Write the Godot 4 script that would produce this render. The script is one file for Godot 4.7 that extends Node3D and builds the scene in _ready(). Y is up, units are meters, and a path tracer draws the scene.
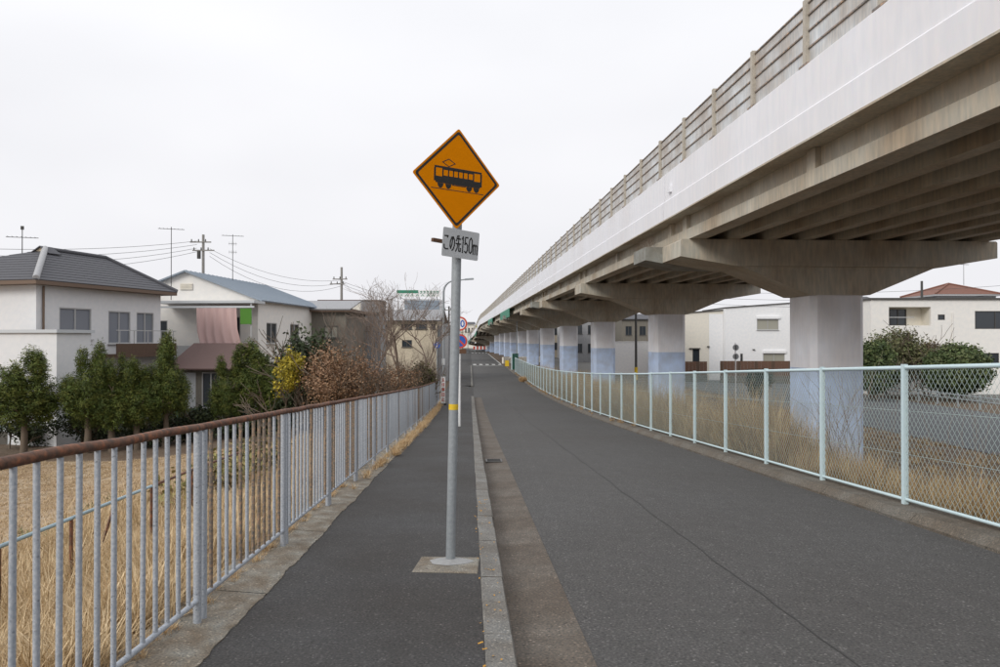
extends Node3D
# Pixel measures of the photograph give directions only (F = focal length in its pixels); depths come from the ground or the thing touched.
const F := 740.0
const EYE := 1.46
const HOR := 339.0
const ROAD_TURN := -0.0405     # the road drifts this much sideways per metre ahead
const VIA_TURN := -0.0608      # so does the viaduct
var rng := RandomNumberGenerator.new()
var M := {}
var used := {}

# ---------------------------------------------------------------- places
func profile(d: float) -> float:            # height of the footway d metres ahead
	if d < 20.0: return -0.0527 * d
	if d < 64.0:
		var s := d - 20.0
		return -1.054 - 0.0527 * s + 0.0527 * s * s / 88.0
	return -2.2134
func road(u: float, d: float, h := 0.0) -> Vector3: return Vector3(u + ROAD_TURN * d, profile(d) + h, -d)
func via_drop(d: float) -> float:
	if d < 180.0: return 0.0
	var s := minf(d - 180.0, 100.0)
	return 0.065 * s * smoothstep(0.0, 35.0, s)
func via(v: float, h: float, d: float) -> Vector3:
	var c := maxf(0.0, d - 170.0)
	return Vector3(v + VIA_TURN * d - 0.00035 * c * c, EYE + h - via_drop(d), -d)
func at(x: float, y: float, d: float) -> Vector3: return Vector3((x - 500.0) / F * d, EYE - (y - HOR) / F * d, -d)
func low_right(d: float) -> float: return lerpf(-2.75, -2.32, smoothstep(60.0, 110.0, d))
func low_left(d: float) -> float: return lerpf(-2.45, -2.3, smoothstep(60.0, 110.0, d))
func ground_h(u: float, d: float) -> float:
	var p := profile(d)
	if u > 5.0:
		return lerpf(p - 0.12, low_right(d), smoothstep(5.3, 9.0, u))
	if u > -1.7: return p - 0.2
	var l := low_left(d)
	var h1 := lerpf(p - 0.1, maxf(p - 0.5, minf(l, p - 0.1)), smoothstep(1.9, 4.0, -u))
	return lerpf(h1, l, smoothstep(4.0, 12.0, -u))
func ground_at(x: float, d: float, off := 0.0) -> Vector3:
	var u := x - ROAD_TURN * d
	return Vector3(x, ground_h(u, d) + off, -d)

# ---------------------------------------------------------------- mesh helpers
func mb() -> SurfaceTool:
	var s := SurfaceTool.new()
	s.begin(Mesh.PRIMITIVE_TRIANGLES)
	s.set_smooth_group(-1)
	return s
func tri(s: SurfaceTool, a: Vector3, b: Vector3, c: Vector3):      # counter-clockwise seen from its front
	s.add_vertex(a); s.add_vertex(c); s.add_vertex(b)
func quad(s: SurfaceTool, a: Vector3, b: Vector3, c: Vector3, d: Vector3):
	tri(s, a, b, c); tri(s, a, c, d)
func box(s: SurfaceTool, c: Vector3, size: Vector3, b := Basis()):
	var h := size * 0.5
	var p := []
	for i in 8: p.append(c + b * Vector3(h.x * (1 if i & 1 else -1), h.y * (1 if i & 2 else -1), h.z * (1 if i & 4 else -1)))
	quad(s, p[4], p[5], p[7], p[6]); quad(s, p[1], p[0], p[2], p[3])
	quad(s, p[5], p[1], p[3], p[7]); quad(s, p[0], p[4], p[6], p[2])
	quad(s, p[6], p[7], p[3], p[2]); quad(s, p[0], p[1], p[5], p[4])
func bevel_box(s: SurfaceTool, c: Vector3, size: Vector3, k: float, b := Basis()):   # chamfered along z and at the top edge
	var h := size * 0.5
	var rings := []
	for e in [[-h.y, 0.0], [h.y - k, 0.0], [h.y, k]]:
		var w: float = h.x - e[1]
		var q: float = h.z - e[1]
		rings.append([c + b * Vector3(-w, e[0], q), c + b * Vector3(w, e[0], q), c + b * Vector3(w, e[0], -q), c + b * Vector3(-w, e[0], -q)])
	loft(s, rings)
func loft(s: SurfaceTool, rings: Array, caps := true):
	var n: int = rings[0].size()
	for i in rings.size() - 1:
		for j in n:
			quad(s, rings[i][j], rings[i][(j + 1) % n], rings[i + 1][(j + 1) % n], rings[i + 1][j])
	if caps:
		for j in range(1, n - 1):
			tri(s, rings[0][0], rings[0][j + 1], rings[0][j])
			tri(s, rings[-1][0], rings[-1][j], rings[-1][j + 1])
func tube(s: SurfaceTool, pts: Array, r0: float, r1 := -1.0, sides := 8, smooth := true, caps := true):
	if r1 < 0.0: r1 = r0
	if smooth: s.set_smooth_group(0)
	var rings := []
	var n := pts.size()
	for i in n:
		var a: Vector3 = pts[maxi(i - 1, 0)]
		var b: Vector3 = pts[mini(i + 1, n - 1)]
		var t := (b - a).normalized()
		var x := t.cross(Vector3(0.31, 0.2, 0.93) if absf(t.z) < 0.85 else Vector3(1, 0.1, 0)).normalized()
		var y := t.cross(x)
		var r: float = lerpf(r0, r1, float(i) / maxf(n - 1.0, 1.0))
		var ring := []
		for k in sides:
			var an := TAU * k / sides
			ring.append(pts[i] + (x * cos(an) + y * sin(an)) * r)
		rings.append(ring)
	loft(s, rings, false)
	s.set_smooth_group(-1)
	if caps:
		for j in range(1, sides - 1):
			tri(s, rings[0][0], rings[0][j + 1], rings[0][j]); tri(s, rings[-1][0], rings[-1][j], rings[-1][j + 1])
func plate(s: SurfaceTool, poly: PackedVector2Array, z0: float, z1: float, off := Vector3.ZERO):     # an outline in x, y given depth in z
	if Geometry2D.is_polygon_clockwise(poly): poly.reverse()
	var ix := Geometry2D.triangulate_polygon(poly)
	for k in range(0, ix.size(), 3):
		var a := poly[ix[k]]; var b := poly[ix[k + 1]]; var c := poly[ix[k + 2]]
		if (b - a).cross(c - a) < 0.0:
			var t := b
			b = c; c = t
		tri(s, off + Vector3(a.x, a.y, z1), off + Vector3(b.x, b.y, z1), off + Vector3(c.x, c.y, z1))
		tri(s, off + Vector3(a.x, a.y, z0), off + Vector3(c.x, c.y, z0), off + Vector3(b.x, b.y, z0))
	for k in poly.size():
		var a := poly[k]
		var b := poly[(k + 1) % poly.size()]
		quad(s, off + Vector3(a.x, a.y, z0), off + Vector3(b.x, b.y, z0), off + Vector3(b.x, b.y, z1), off + Vector3(a.x, a.y, z1))
func ring_plate(s: SurfaceTool, outer: PackedVector2Array, inner: PackedVector2Array, z0: float, z1: float):
	var n := outer.size()
	for k in n:
		var a := outer[k]; var b := outer[(k + 1) % n]; var c := inner[(k + 1) % n]; var d := inner[k]
		quad(s, Vector3(a.x, a.y, z1), Vector3(b.x, b.y, z1), Vector3(c.x, c.y, z1), Vector3(d.x, d.y, z1))
		quad(s, Vector3(a.x, a.y, z0), Vector3(b.x, b.y, z0), Vector3(b.x, b.y, z1), Vector3(a.x, a.y, z1))
		quad(s, Vector3(c.x, c.y, z0), Vector3(d.x, d.y, z0), Vector3(d.x, d.y, z1), Vector3(c.x, c.y, z1))
func circle(r: float, n := 32, c := Vector2.ZERO) -> PackedVector2Array:
	var o := PackedVector2Array()
	for k in n: o.append(c + Vector2.from_angle(TAU * k / n) * r)
	return o
func round_diamond(r: float, cut: float) -> PackedVector2Array:        # corners of a square on its tip, rounded
	var o := PackedVector2Array()
	for k in 4:
		var tip := Vector2.from_angle(PI / 2 * k)
		var c := tip * (r - cut * 1.4142)
		for j in 5: o.append(c + Vector2.from_angle(PI / 2 * k - PI / 4 + PI / 8 * j) * cut)
	return o
func rect(x0: float, y0: float, x1: float, y1: float) -> PackedVector2Array: return PackedVector2Array([Vector2(x0, y0), Vector2(x1, y0), Vector2(x1, y1), Vector2(x0, y1)])
func stroke(s: SurfaceTool, pts: Array, w: float, z0: float, z1: float, o := Vector2.ZERO, k := Vector2.ONE):   # a pen line as flat print
	for i in pts.size() - 1:
		var a: Vector2 = o + Vector2(pts[i][0], pts[i][1]) * k
		var b: Vector2 = o + Vector2(pts[i + 1][0], pts[i + 1][1]) * k
		var t := (b - a).normalized() * w * 0.5
		var n := Vector2(-t.y, t.x)
		plate(s, PackedVector2Array([a - t * 0.6 - n, b + t * 0.6 - n, b + t * 0.6 + n, a - t * 0.6 + n]), z0, z1 + 0.00004 * i)
func wall(s: SurfaceTool, o: Vector3, x: Vector3, w: float, h: float, holes := [], depth := 0.14):   # a face with real openings and their reveals; holes [x0, y0, x1, y1]
	var xs := [0.0, w]
	var ys := [0.0, h]
	for q in holes:
		for v in [q[0], q[2]]: if not xs.has(v): xs.append(v)
		for v in [q[1], q[3]]: if not ys.has(v): ys.append(v)
	xs.sort(); ys.sort()
	var n := x.cross(Vector3.UP)
	for i in xs.size() - 1:
		for j in ys.size() - 1:
			var cx: float = (xs[i] + xs[i + 1]) / 2
			var cy: float = (ys[j] + ys[j + 1]) / 2
			var open := false
			for q in holes: if cx > q[0] and cx < q[2] and cy > q[1] and cy < q[3]: open = true
			if not open: quad(s, o + x * xs[i] + Vector3.UP * ys[j], o + x * xs[i + 1] + Vector3.UP * ys[j], o + x * xs[i + 1] + Vector3.UP * ys[j + 1], o + x * xs[i] + Vector3.UP * ys[j + 1])
	for q in holes:
		var a: Vector3 = o + x * q[0] + Vector3.UP * q[1]
		var b: Vector3 = o + x * q[2] + Vector3.UP * q[1]
		var c: Vector3 = o + x * q[2] + Vector3.UP * q[3]
		var e: Vector3 = o + x * q[0] + Vector3.UP * q[3]
		for g in [[a, b], [b, c], [c, e], [e, a]]: quad(s, g[0], g[1], g[1] - n * depth, g[0] - n * depth)
func obj(called: String, s: SurfaceTool, m, parent: Node = self) -> MeshInstance3D:
	s.generate_normals()
	return inst(called, s.commit(), m, parent)
func inst(called: String, mesh: Mesh, m, parent: Node = self) -> MeshInstance3D:
	var o := MeshInstance3D.new()
	o.mesh = mesh
	o.material_override = m
	o.name = numbered(called) if parent == self else called
	parent.add_child(o, true)
	return o
func numbered(called: String) -> String:
	if not used.has(called):
		used[called] = 0
		return called
	used[called] += 1
	return "%s_%03d" % [called, used[called]]
func thing(called: String, label: String, category: String, where := Vector3.ZERO, turn := 0.0, group := "") -> Node3D:
	var o := Node3D.new()
	o.name = numbered(called)
	add_child(o)
	o.position = where
	o.rotation.y = turn
	tag(o, label, category, group)
	return o
func tag(o: Node, label: String, category: String, group := "", kind := ""):
	o.set_meta("label", label); o.set_meta("category", category)
	if group: o.set_meta("group", group)
	if kind: o.set_meta("kind", kind)
func setting(o: Node) -> Node:
	o.set_meta("kind", "structure")
	return o
func copy_of(o: Node3D, where: Vector3, turn: float, label := "") -> Node3D:
	var c: Node3D = o.duplicate()
	c.name = numbered(String(o.name).rstrip("0123456789").trim_suffix("_"))
	add_child(c)
	c.position = where; c.rotation.y = turn
	if label: c.set_meta("label", label)
	return c

# ---------------------------------------------------------------- materials
func lin(r: float, g: float, b: float) -> Color: return Color(r, g, b).linear_to_srgb()
func noise(freq: float, octaves := 3, kind := FastNoiseLite.TYPE_SIMPLEX_SMOOTH, seed_ := 1) -> FastNoiseLite:
	var n := FastNoiseLite.new()
	n.noise_type = kind
	n.frequency = freq
	n.seed = seed_
	n.fractal_octaves = octaves
	n.fractal_type = FastNoiseLite.FRACTAL_FBM
	return n
# layers: [frequency, octaves, strength]; specks: [share, low, high]; tint: how far the hue drifts to warm
func texture(size: int, layers: Array, specks := [], warm := 0.0, seed_ := 1, stretch := 1) -> Array:
	var maps := []
	for l in layers:
		var im := noise(l[0], l[1], FastNoiseLite.TYPE_SIMPLEX_SMOOTH, seed_ + maps.size() * 7).get_seamless_image(size, size)
		im.convert(Image.FORMAT_L8)
		maps.append(im.get_data())
	var r := RandomNumberGenerator.new()
	r.seed = seed_ * 31 + 5
	var data := PackedByteArray()
	data.resize(size * size * 3)
	var hgt := PackedByteArray()
	hgt.resize(size * size)
	var nl := layers.size()
	var share := 0.0
	if specks.size() > 0: share = specks[0]
	for i in size * size:
		var v := 0.0
		for k in nl: v += (maps[k][i] / 127.5 - 1.0) * layers[k][2]
		var w: float = (maps[0][i] / 127.5 - 1.0) * warm
		if share > 0.0 and r.randf() < share: v += r.randf_range(specks[1], specks[2])
		var e := clampf(0.5 * (1.0 + v), 0.0, 1.0) * 255.0
		data[i * 3] = int(clampf(e * (1.0 + w), 0, 255)); data[i * 3 + 1] = int(e); data[i * 3 + 2] = int(clampf(e * (1.0 - w), 0, 255))
		hgt[i] = int(clampf(128 + v * 110, 0, 255))
	if specks.size() > 3:                     # single stones: [.., .., .., count, low, high]
		for k in int(specks[3]):
			var cx := r.randi() % size
			var cy := r.randi() % size
			var rad := r.randf_range(1.2, 3.6)
			var f := r.randf_range(specks[4], specks[5])
			var ir := int(rad) + 1
			for y in range(-ir, ir + 1):
				for x in range(-ir, ir + 1):
					if x * x + y * y > rad * rad: continue
					var i := ((cy + y + size) % size) * size + (cx + x + size) % size
					for c in 3: data[i * 3 + c] = int(clampf(data[i * 3 + c] * f, 0, 255))
					hgt[i] = int(clampf(hgt[i] * (0.5 + f * 0.5), 0, 255))
	var a := Image.create_from_data(size, size, false, Image.FORMAT_RGB8, data)
	var b := Image.create_from_data(size, size, false, Image.FORMAT_L8, hgt)
	return [ImageTexture.create_from_image(a), ImageTexture.create_from_image(b)]
# the textures hold sRGB values about 0.5 (linear 0.214), so the colour that multiplies them is raised to match
func mat(key: String, c: Color, rough := 0.85, tex := [], scale := Vector3.ONE, relief := 0.0, coarse := [], coarse_scale := 0.1) -> StandardMaterial3D:
	var m := StandardMaterial3D.new()
	m.resource_name = key
	m.roughness = rough
	m.albedo_color = c
	m.cull_mode = BaseMaterial3D.CULL_DISABLED
	if tex.size() > 0:
		var l := c.srgb_to_linear()
		m.albedo_color = Color(l.r / 0.214, l.g / 0.214, l.b / 0.214).linear_to_srgb()
		m.albedo_texture = tex[0]
		m.uv1_triplanar = true
		m.uv1_world_triplanar = true
		m.uv1_scale = scale
		if relief > 0.0:
			m.heightmap_enabled = true
			m.heightmap_texture = tex[1]
			m.heightmap_scale = relief
	if coarse.size() > 0:
		m.detail_enabled = true
		m.detail_blend_mode = BaseMaterial3D.BLEND_MODE_MUL
		m.detail_albedo = coarse[0]
		m.detail_uv_layer = BaseMaterial3D.DETAIL_UV_2
		m.uv2_triplanar = true
		m.uv2_world_triplanar = true
		m.uv2_scale = Vector3.ONE * coarse_scale
		var l2 := m.albedo_color.srgb_to_linear()
		m.albedo_color = Color(l2.r / 0.6, l2.g / 0.6, l2.b / 0.6).linear_to_srgb()
	M[key] = m
	return m
func blotches(seed_: int, warm: float, amp: float) -> Array:       # wear and dirt on a scale of metres; mean linear value about 0.6
	var size := 256
	var im := noise(0.012, 5, FastNoiseLite.TYPE_SIMPLEX_SMOOTH, seed_).get_seamless_image(size, size)
	im.convert(Image.FORMAT_L8)
	var src := im.get_data()
	var data := PackedByteArray()
	data.resize(size * size * 3)
	for i in size * size:
		var v := (src[i] / 127.5 - 1.0) * amp
		data[i * 3] = int(clampf(203.0 * (1.0 + v), 0, 255))
		data[i * 3 + 1] = int(clampf(203.0 * (1.0 + v * (1.0 + warm)), 0, 255))
		data[i * 3 + 2] = int(clampf(203.0 * (1.0 + v * (1.0 + warm * 2.0)), 0, 255))
	return [ImageTexture.create_from_image(Image.create_from_data(size, size, false, Image.FORMAT_RGB8, data))]
func make_materials():
	var grit := texture(1024, [[0.11, 3, 0.26], [0.008, 4, 0.05]], [0.03, 0.1, 0.5, 12000, 0.72, 1.38], 0.015, 3)
	var pebble := texture(1024, [[0.10, 3, 0.22], [0.01, 4, 0.08]], [0.03, -0.2, 0.4, 9000, 0.7, 1.35], 0.04, 9)
	var cement := texture(512, [[0.12, 4, 0.09], [0.015, 4, 0.07]], [0.04, -0.25, 0.15], 0.02, 17)
	var streak := texture(512, [[0.05, 4, 0.085], [0.012, 3, 0.05]], [0.01, -0.15, 0.05], 0.025, 23)
	var soft := texture(256, [[0.03, 4, 0.02]], [], 0.006, 29)
	var rusty := texture(512, [[0.03, 4, 0.34], [0.15, 2, 0.12]], [0.04, -0.3, 0.3], 0.16, 31)
	var straw := texture(512, [[0.3, 2, 0.25], [0.03, 4, 0.22]], [0.12, -0.3, 0.4], 0.06, 37)
	var blot := blotches(5, 0.25, 0.10)
	var blot2 := blotches(11, 0.5, 0.085)
	mat("walk_asphalt", lin(0.046, 0.043, 0.0415), 0.9, grit, Vector3.ONE * 0.42, 0.6, blot, 0.17)
	mat("road_asphalt", lin(0.072, 0.069, 0.067), 0.9, grit, Vector3.ONE * 0.38, 0.5, blotches(6, 0.2, 0.04), 0.07)
	mat("street_asphalt", lin(0.085, 0.088, 0.092), 0.9, grit, Vector3.ONE * 0.3)
	mat("seam", lin(0.042, 0.04, 0.039), 0.7)
	mat("gutter", lin(0.112, 0.092, 0.074), 0.9, pebble, Vector3.ONE * 0.4, 0.5, blot, 0.35)
	mat("kerb", lin(0.165, 0.155, 0.14), 0.9, pebble, Vector3.ONE * 0.5, 0.4, blot, 0.6)
	mat("old_concrete", lin(0.20, 0.175, 0.14), 0.9, pebble, Vector3.ONE * 0.5, 0.5, blotches(12, 0.4, 0.16), 0.9)
	mat("kerb_wide", lin(0.125, 0.108, 0.088), 0.9, pebble, Vector3.ONE * 0.4, 0.4, blot2, 0.4)
	mat("mortar", lin(0.32, 0.32, 0.32), 0.9, cement, Vector3.ONE * 1.5, 0.4)
	mat("via_white", lin(0.78, 0.775, 0.81), 0.6, soft, Vector3(0.6, 0.12, 0.6), 0.0, blotches(15, 0.3, 0.02), 0.1)
	mat("via_concrete", lin(0.45, 0.395, 0.315), 0.85, streak, Vector3(0.35, 0.06, 0.35), 0.2, blot2, 0.12)
	mat("via_ledge", lin(0.24, 0.235, 0.21), 0.9, cement, Vector3.ONE * 0.7, 0.4, blot, 0.4)
	mat("col_white", lin(0.76, 0.75, 0.78), 0.6, soft, Vector3(0.8, 0.15, 0.8), 0.0, blotches(16, 0.3, 0.05), 0.15)
	mat("col_blue", lin(0.46, 0.555, 0.74), 0.6, soft, Vector3(0.8, 0.15, 0.8), 0.0, blotches(19, 0.3, 0.06), 0.3)
	mat("barrier_post", lin(0.44, 0.40, 0.34), 0.6, cement, Vector3.ONE * 0.6)
	mat("barrier_panel", lin(0.52, 0.51, 0.50), 0.5, streak, Vector3(0.5, 0.08, 0.5), 0.0, blotches(21, 0.35, 0.12), 0.28)
	mat("barrier_rail", lin(0.27, 0.22, 0.185), 0.7, rusty, Vector3.ONE * 0.5)
	mat("green_sheet", lin(0.03, 0.21, 0.13), 0.6, soft)
	mat("rust", lin(0.155, 0.072, 0.042), 0.75, rusty, Vector3.ONE * 1.0, 0.3)
	mat("galv", lin(0.38, 0.41, 0.455), 0.55, texture(512, [[0.06, 4, 0.14]], [0.02, -0.3, 0.2, 260, 0.6, 0.85], 0.03, 43), Vector3.ONE * 1.6, 0.1)
	mat("galv_rust", lin(0.22, 0.17, 0.13), 0.7, rusty, Vector3.ONE * 2.0)
	mat("pole_zinc", lin(0.30, 0.325, 0.345), 0.45, cement, Vector3.ONE * 3.0, 0.1)
	M.pole_zinc.metallic = 0.15
	mat("fence_cyan", lin(0.57, 0.70, 0.735), 0.5, soft)
	mat("wire_cyan", lin(0.37, 0.45, 0.44), 0.5)
	mat("pipe_blue", lin(0.30, 0.40, 0.45), 0.6, soft)
	mat("sign_yellow", lin(0.70, 0.225, 0.001), 0.75, soft, Vector3.ONE * 2.0)
	M.sign_yellow.metallic_specular = 0.15
	mat("black", lin(0.012, 0.012, 0.012), 0.5)
	mat("sign_back", lin(0.32, 0.33, 0.34), 0.5)
	mat("board_grey", lin(0.52, 0.54, 0.56), 0.5, soft, Vector3.ONE * 3.0)
	mat("white_paint", lin(0.78, 0.78, 0.78), 0.5)
	mat("road_paint", lin(0.62, 0.62, 0.60), 0.8, pebble, Vector3.ONE * 0.6)
	mat("red", lin(0.52, 0.05, 0.02), 0.5)
	mat("blue", lin(0.02, 0.09, 0.42), 0.5)
	mat("yellow_tape", lin(0.72, 0.48, 0.02), 0.5)
	mat("brown_board", lin(0.10, 0.045, 0.02), 0.6)
	mat("soil", lin(0.115, 0.078, 0.05), 0.95, straw, Vector3.ONE * 0.5, 0.0, blot2, 0.2)
	mat("field", lin(0.33, 0.245, 0.16), 0.95, straw, Vector3.ONE * 0.45, 1.0, blot2, 0.12)
	mat("town_ground", lin(0.15, 0.145, 0.135), 0.95, cement, Vector3.ONE * 0.3)
	mat("stucco", lin(0.70, 0.70, 0.71), 0.85, soft, Vector3.ONE * 0.4)
	mat("cream", lin(0.72, 0.68, 0.60), 0.85, soft, Vector3.ONE * 0.4)
	mat("pale_cream", lin(0.79, 0.765, 0.73), 0.85, soft, Vector3.ONE * 0.3)
	mat("beige", lin(0.58, 0.50, 0.38), 0.85, cement, Vector3.ONE * 0.5)
	mat("white_siding", lin(0.80, 0.80, 0.81), 0.7, soft, Vector3.ONE * 0.4)
	mat("grey_siding", lin(0.30, 0.30, 0.31), 0.7, streak, Vector3(0.8, 0.2, 0.8))
	mat("dark_wall", lin(0.17, 0.155, 0.13), 0.85, streak, Vector3(0.8, 0.2, 0.8))
	mat("grey_block", lin(0.13, 0.12, 0.105), 0.9, cement, Vector3.ONE * 0.6)
	mat("roof_tile", lin(0.075, 0.075, 0.085), 0.7, cement, Vector3.ONE * 0.8)
	mat("roof_metal", lin(0.24, 0.285, 0.34), 0.5, soft)
	mat("roof_brown", lin(0.19, 0.085, 0.06), 0.8, cement, Vector3.ONE * 0.8)
	mat("ridge", lin(0.36, 0.36, 0.37), 0.7, cement)
	mat("wood_dark", lin(0.10, 0.06, 0.04), 0.8, streak, Vector3(1.5, 0.3, 1.5))
	mat("wood_fence", lin(0.14, 0.075, 0.05), 0.8, streak, Vector3(2.0, 0.3, 2.0))
	mat("eave", lin(0.16, 0.11, 0.08), 0.8)
	mat("frame_dark", lin(0.07, 0.065, 0.06), 0.5)
	mat("frame_silver", lin(0.42, 0.42, 0.42), 0.4)
	mat("glass", lin(0.035, 0.042, 0.05), 0.06)
	mat("net_curtain", lin(0.19, 0.205, 0.24), 0.15)
	mat("curtain", lin(0.33, 0.32, 0.27), 0.8)
	mat("pink_cloth", lin(0.52, 0.36, 0.34), 0.9)
	mat("green_cloth", lin(0.08, 0.22, 0.03), 0.9)
	mat("brown_awning", lin(0.11, 0.065, 0.058), 0.8, streak, Vector3(1, 0.3, 1))
	mat("pole_concrete", lin(0.26, 0.25, 0.235), 0.8, cement)
	mat("pole_dark", lin(0.07, 0.068, 0.065), 0.8, cement)
	mat("wire", lin(0.10, 0.10, 0.10), 0.6)
	mat("bark", lin(0.15, 0.115, 0.085), 0.9, cement, Vector3.ONE * 2.0)
	mat("twig", lin(0.22, 0.165, 0.13), 0.9)
	mat("iron_green", lin(0.03, 0.09, 0.08), 0.6)
	for l in [["leaf", lin(1, 1, 1)], ["dry", lin(1, 1, 1)]]:
		var m := mat(l[0], l[1], 0.75)
		m.vertex_color_use_as_albedo = true
		m.backlight_enabled = true
		m.backlight = Color(0.25, 0.25, 0.2)

# ---------------------------------------------------------------- setting
func strip(s: SurfaceTool, cols: Array, d0: float, d1: float, step: float):     # a sheet along the road; cols: [u, h]
	var d := d0
	while d < d1 - 0.001:
		var e := minf(d + step, d1)
		for k in cols.size() - 1:
			quad(s, road(cols[k][0], d, cols[k][1]), road(cols[k + 1][0], d, cols[k + 1][1]), road(cols[k + 1][0], e, cols[k + 1][1]), road(cols[k][0], e, cols[k][1]))
		d = e
func ground_sheet(s: SurfaceTool, us: Array, ds: Array, off: float):
	s.set_smooth_group(0)
	for i in us.size() - 1:
		for j in ds.size() - 1:
			var q := []
			for c in [[us[i], ds[j]], [us[i + 1], ds[j]], [us[i + 1], ds[j + 1]], [us[i], ds[j + 1]]]:
				q.append(Vector3(c[0] + ROAD_TURN * c[1], ground_h(c[0], c[1]) + off, -c[1]))
			quad(s, q[0], q[1], q[2], q[3])
func span_of(list: Array, a: float, b: float) -> Array:
	var o := []
	for v in list: if v >= a - 0.001 and v <= b + 0.001: o.append(v)
	return o
func make_ground():
	var us := [-900.0, -400.0, -200.0, -120.0, -80.0, -60.0, -45.0, -35.0, -28.0, -22.0, -18.0, -15.0]
	for k in 27: us.append(-13.0 + k * 0.42)
	us.append_array([-1.7, 5.0, 5.3])
	for k in 12: us.append(5.6 + k * 0.35)
	us.append_array([11.0, 14.0, 16.5, 19.0, 24.0, 29.5, 34.0, 45.0, 60.0, 90.0, 150.0, 300.0, 900.0])
	var ds := [-120.0, -60.0, -30.0, -15.0]
	for k in 60: ds.append(-8.0 + k * 1.5)
	ds.append_array([86.0, 95.0, 105.0, 118.0, 135.0, 160.0, 200.0, 260.0, 350.0, 500.0, 800.0, 1400.0])
	var s := mb()
	ground_sheet(s, us, ds, 0.0)
	setting(obj("ground", s, M.soil))
	s = mb()
	ground_sheet(s, span_of(us, -5.45, -1.8), span_of(ds, -15, 50), 0.02)
	ground_sheet(s, span_of(us, -45, -5.43), span_of(ds, -15, 23.6), 0.02)
	setting(obj("dry_field", s, M.field))
	s = mb()
	ground_sheet(s, span_of(us, 19, 29.5), span_of(ds, -30, 81), 0.02)
	setting(obj("side_street", s, M.street_asphalt))
	s = mb()
	ground_sheet(s, span_of(us, 11, 90), span_of(ds, 81, 350), 0.03)
	ground_sheet(s, span_of(us, 34, 300), span_of(ds, -15, 81), 0.03)
	setting(obj("town_ground", s, M.town_ground))
	s = mb()
	ground_sheet(s, span_of(us, -200, -1.8), span_of(ds, 50, 350), 0.03)
	setting(obj("town_ground", s, M.town_ground))

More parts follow.
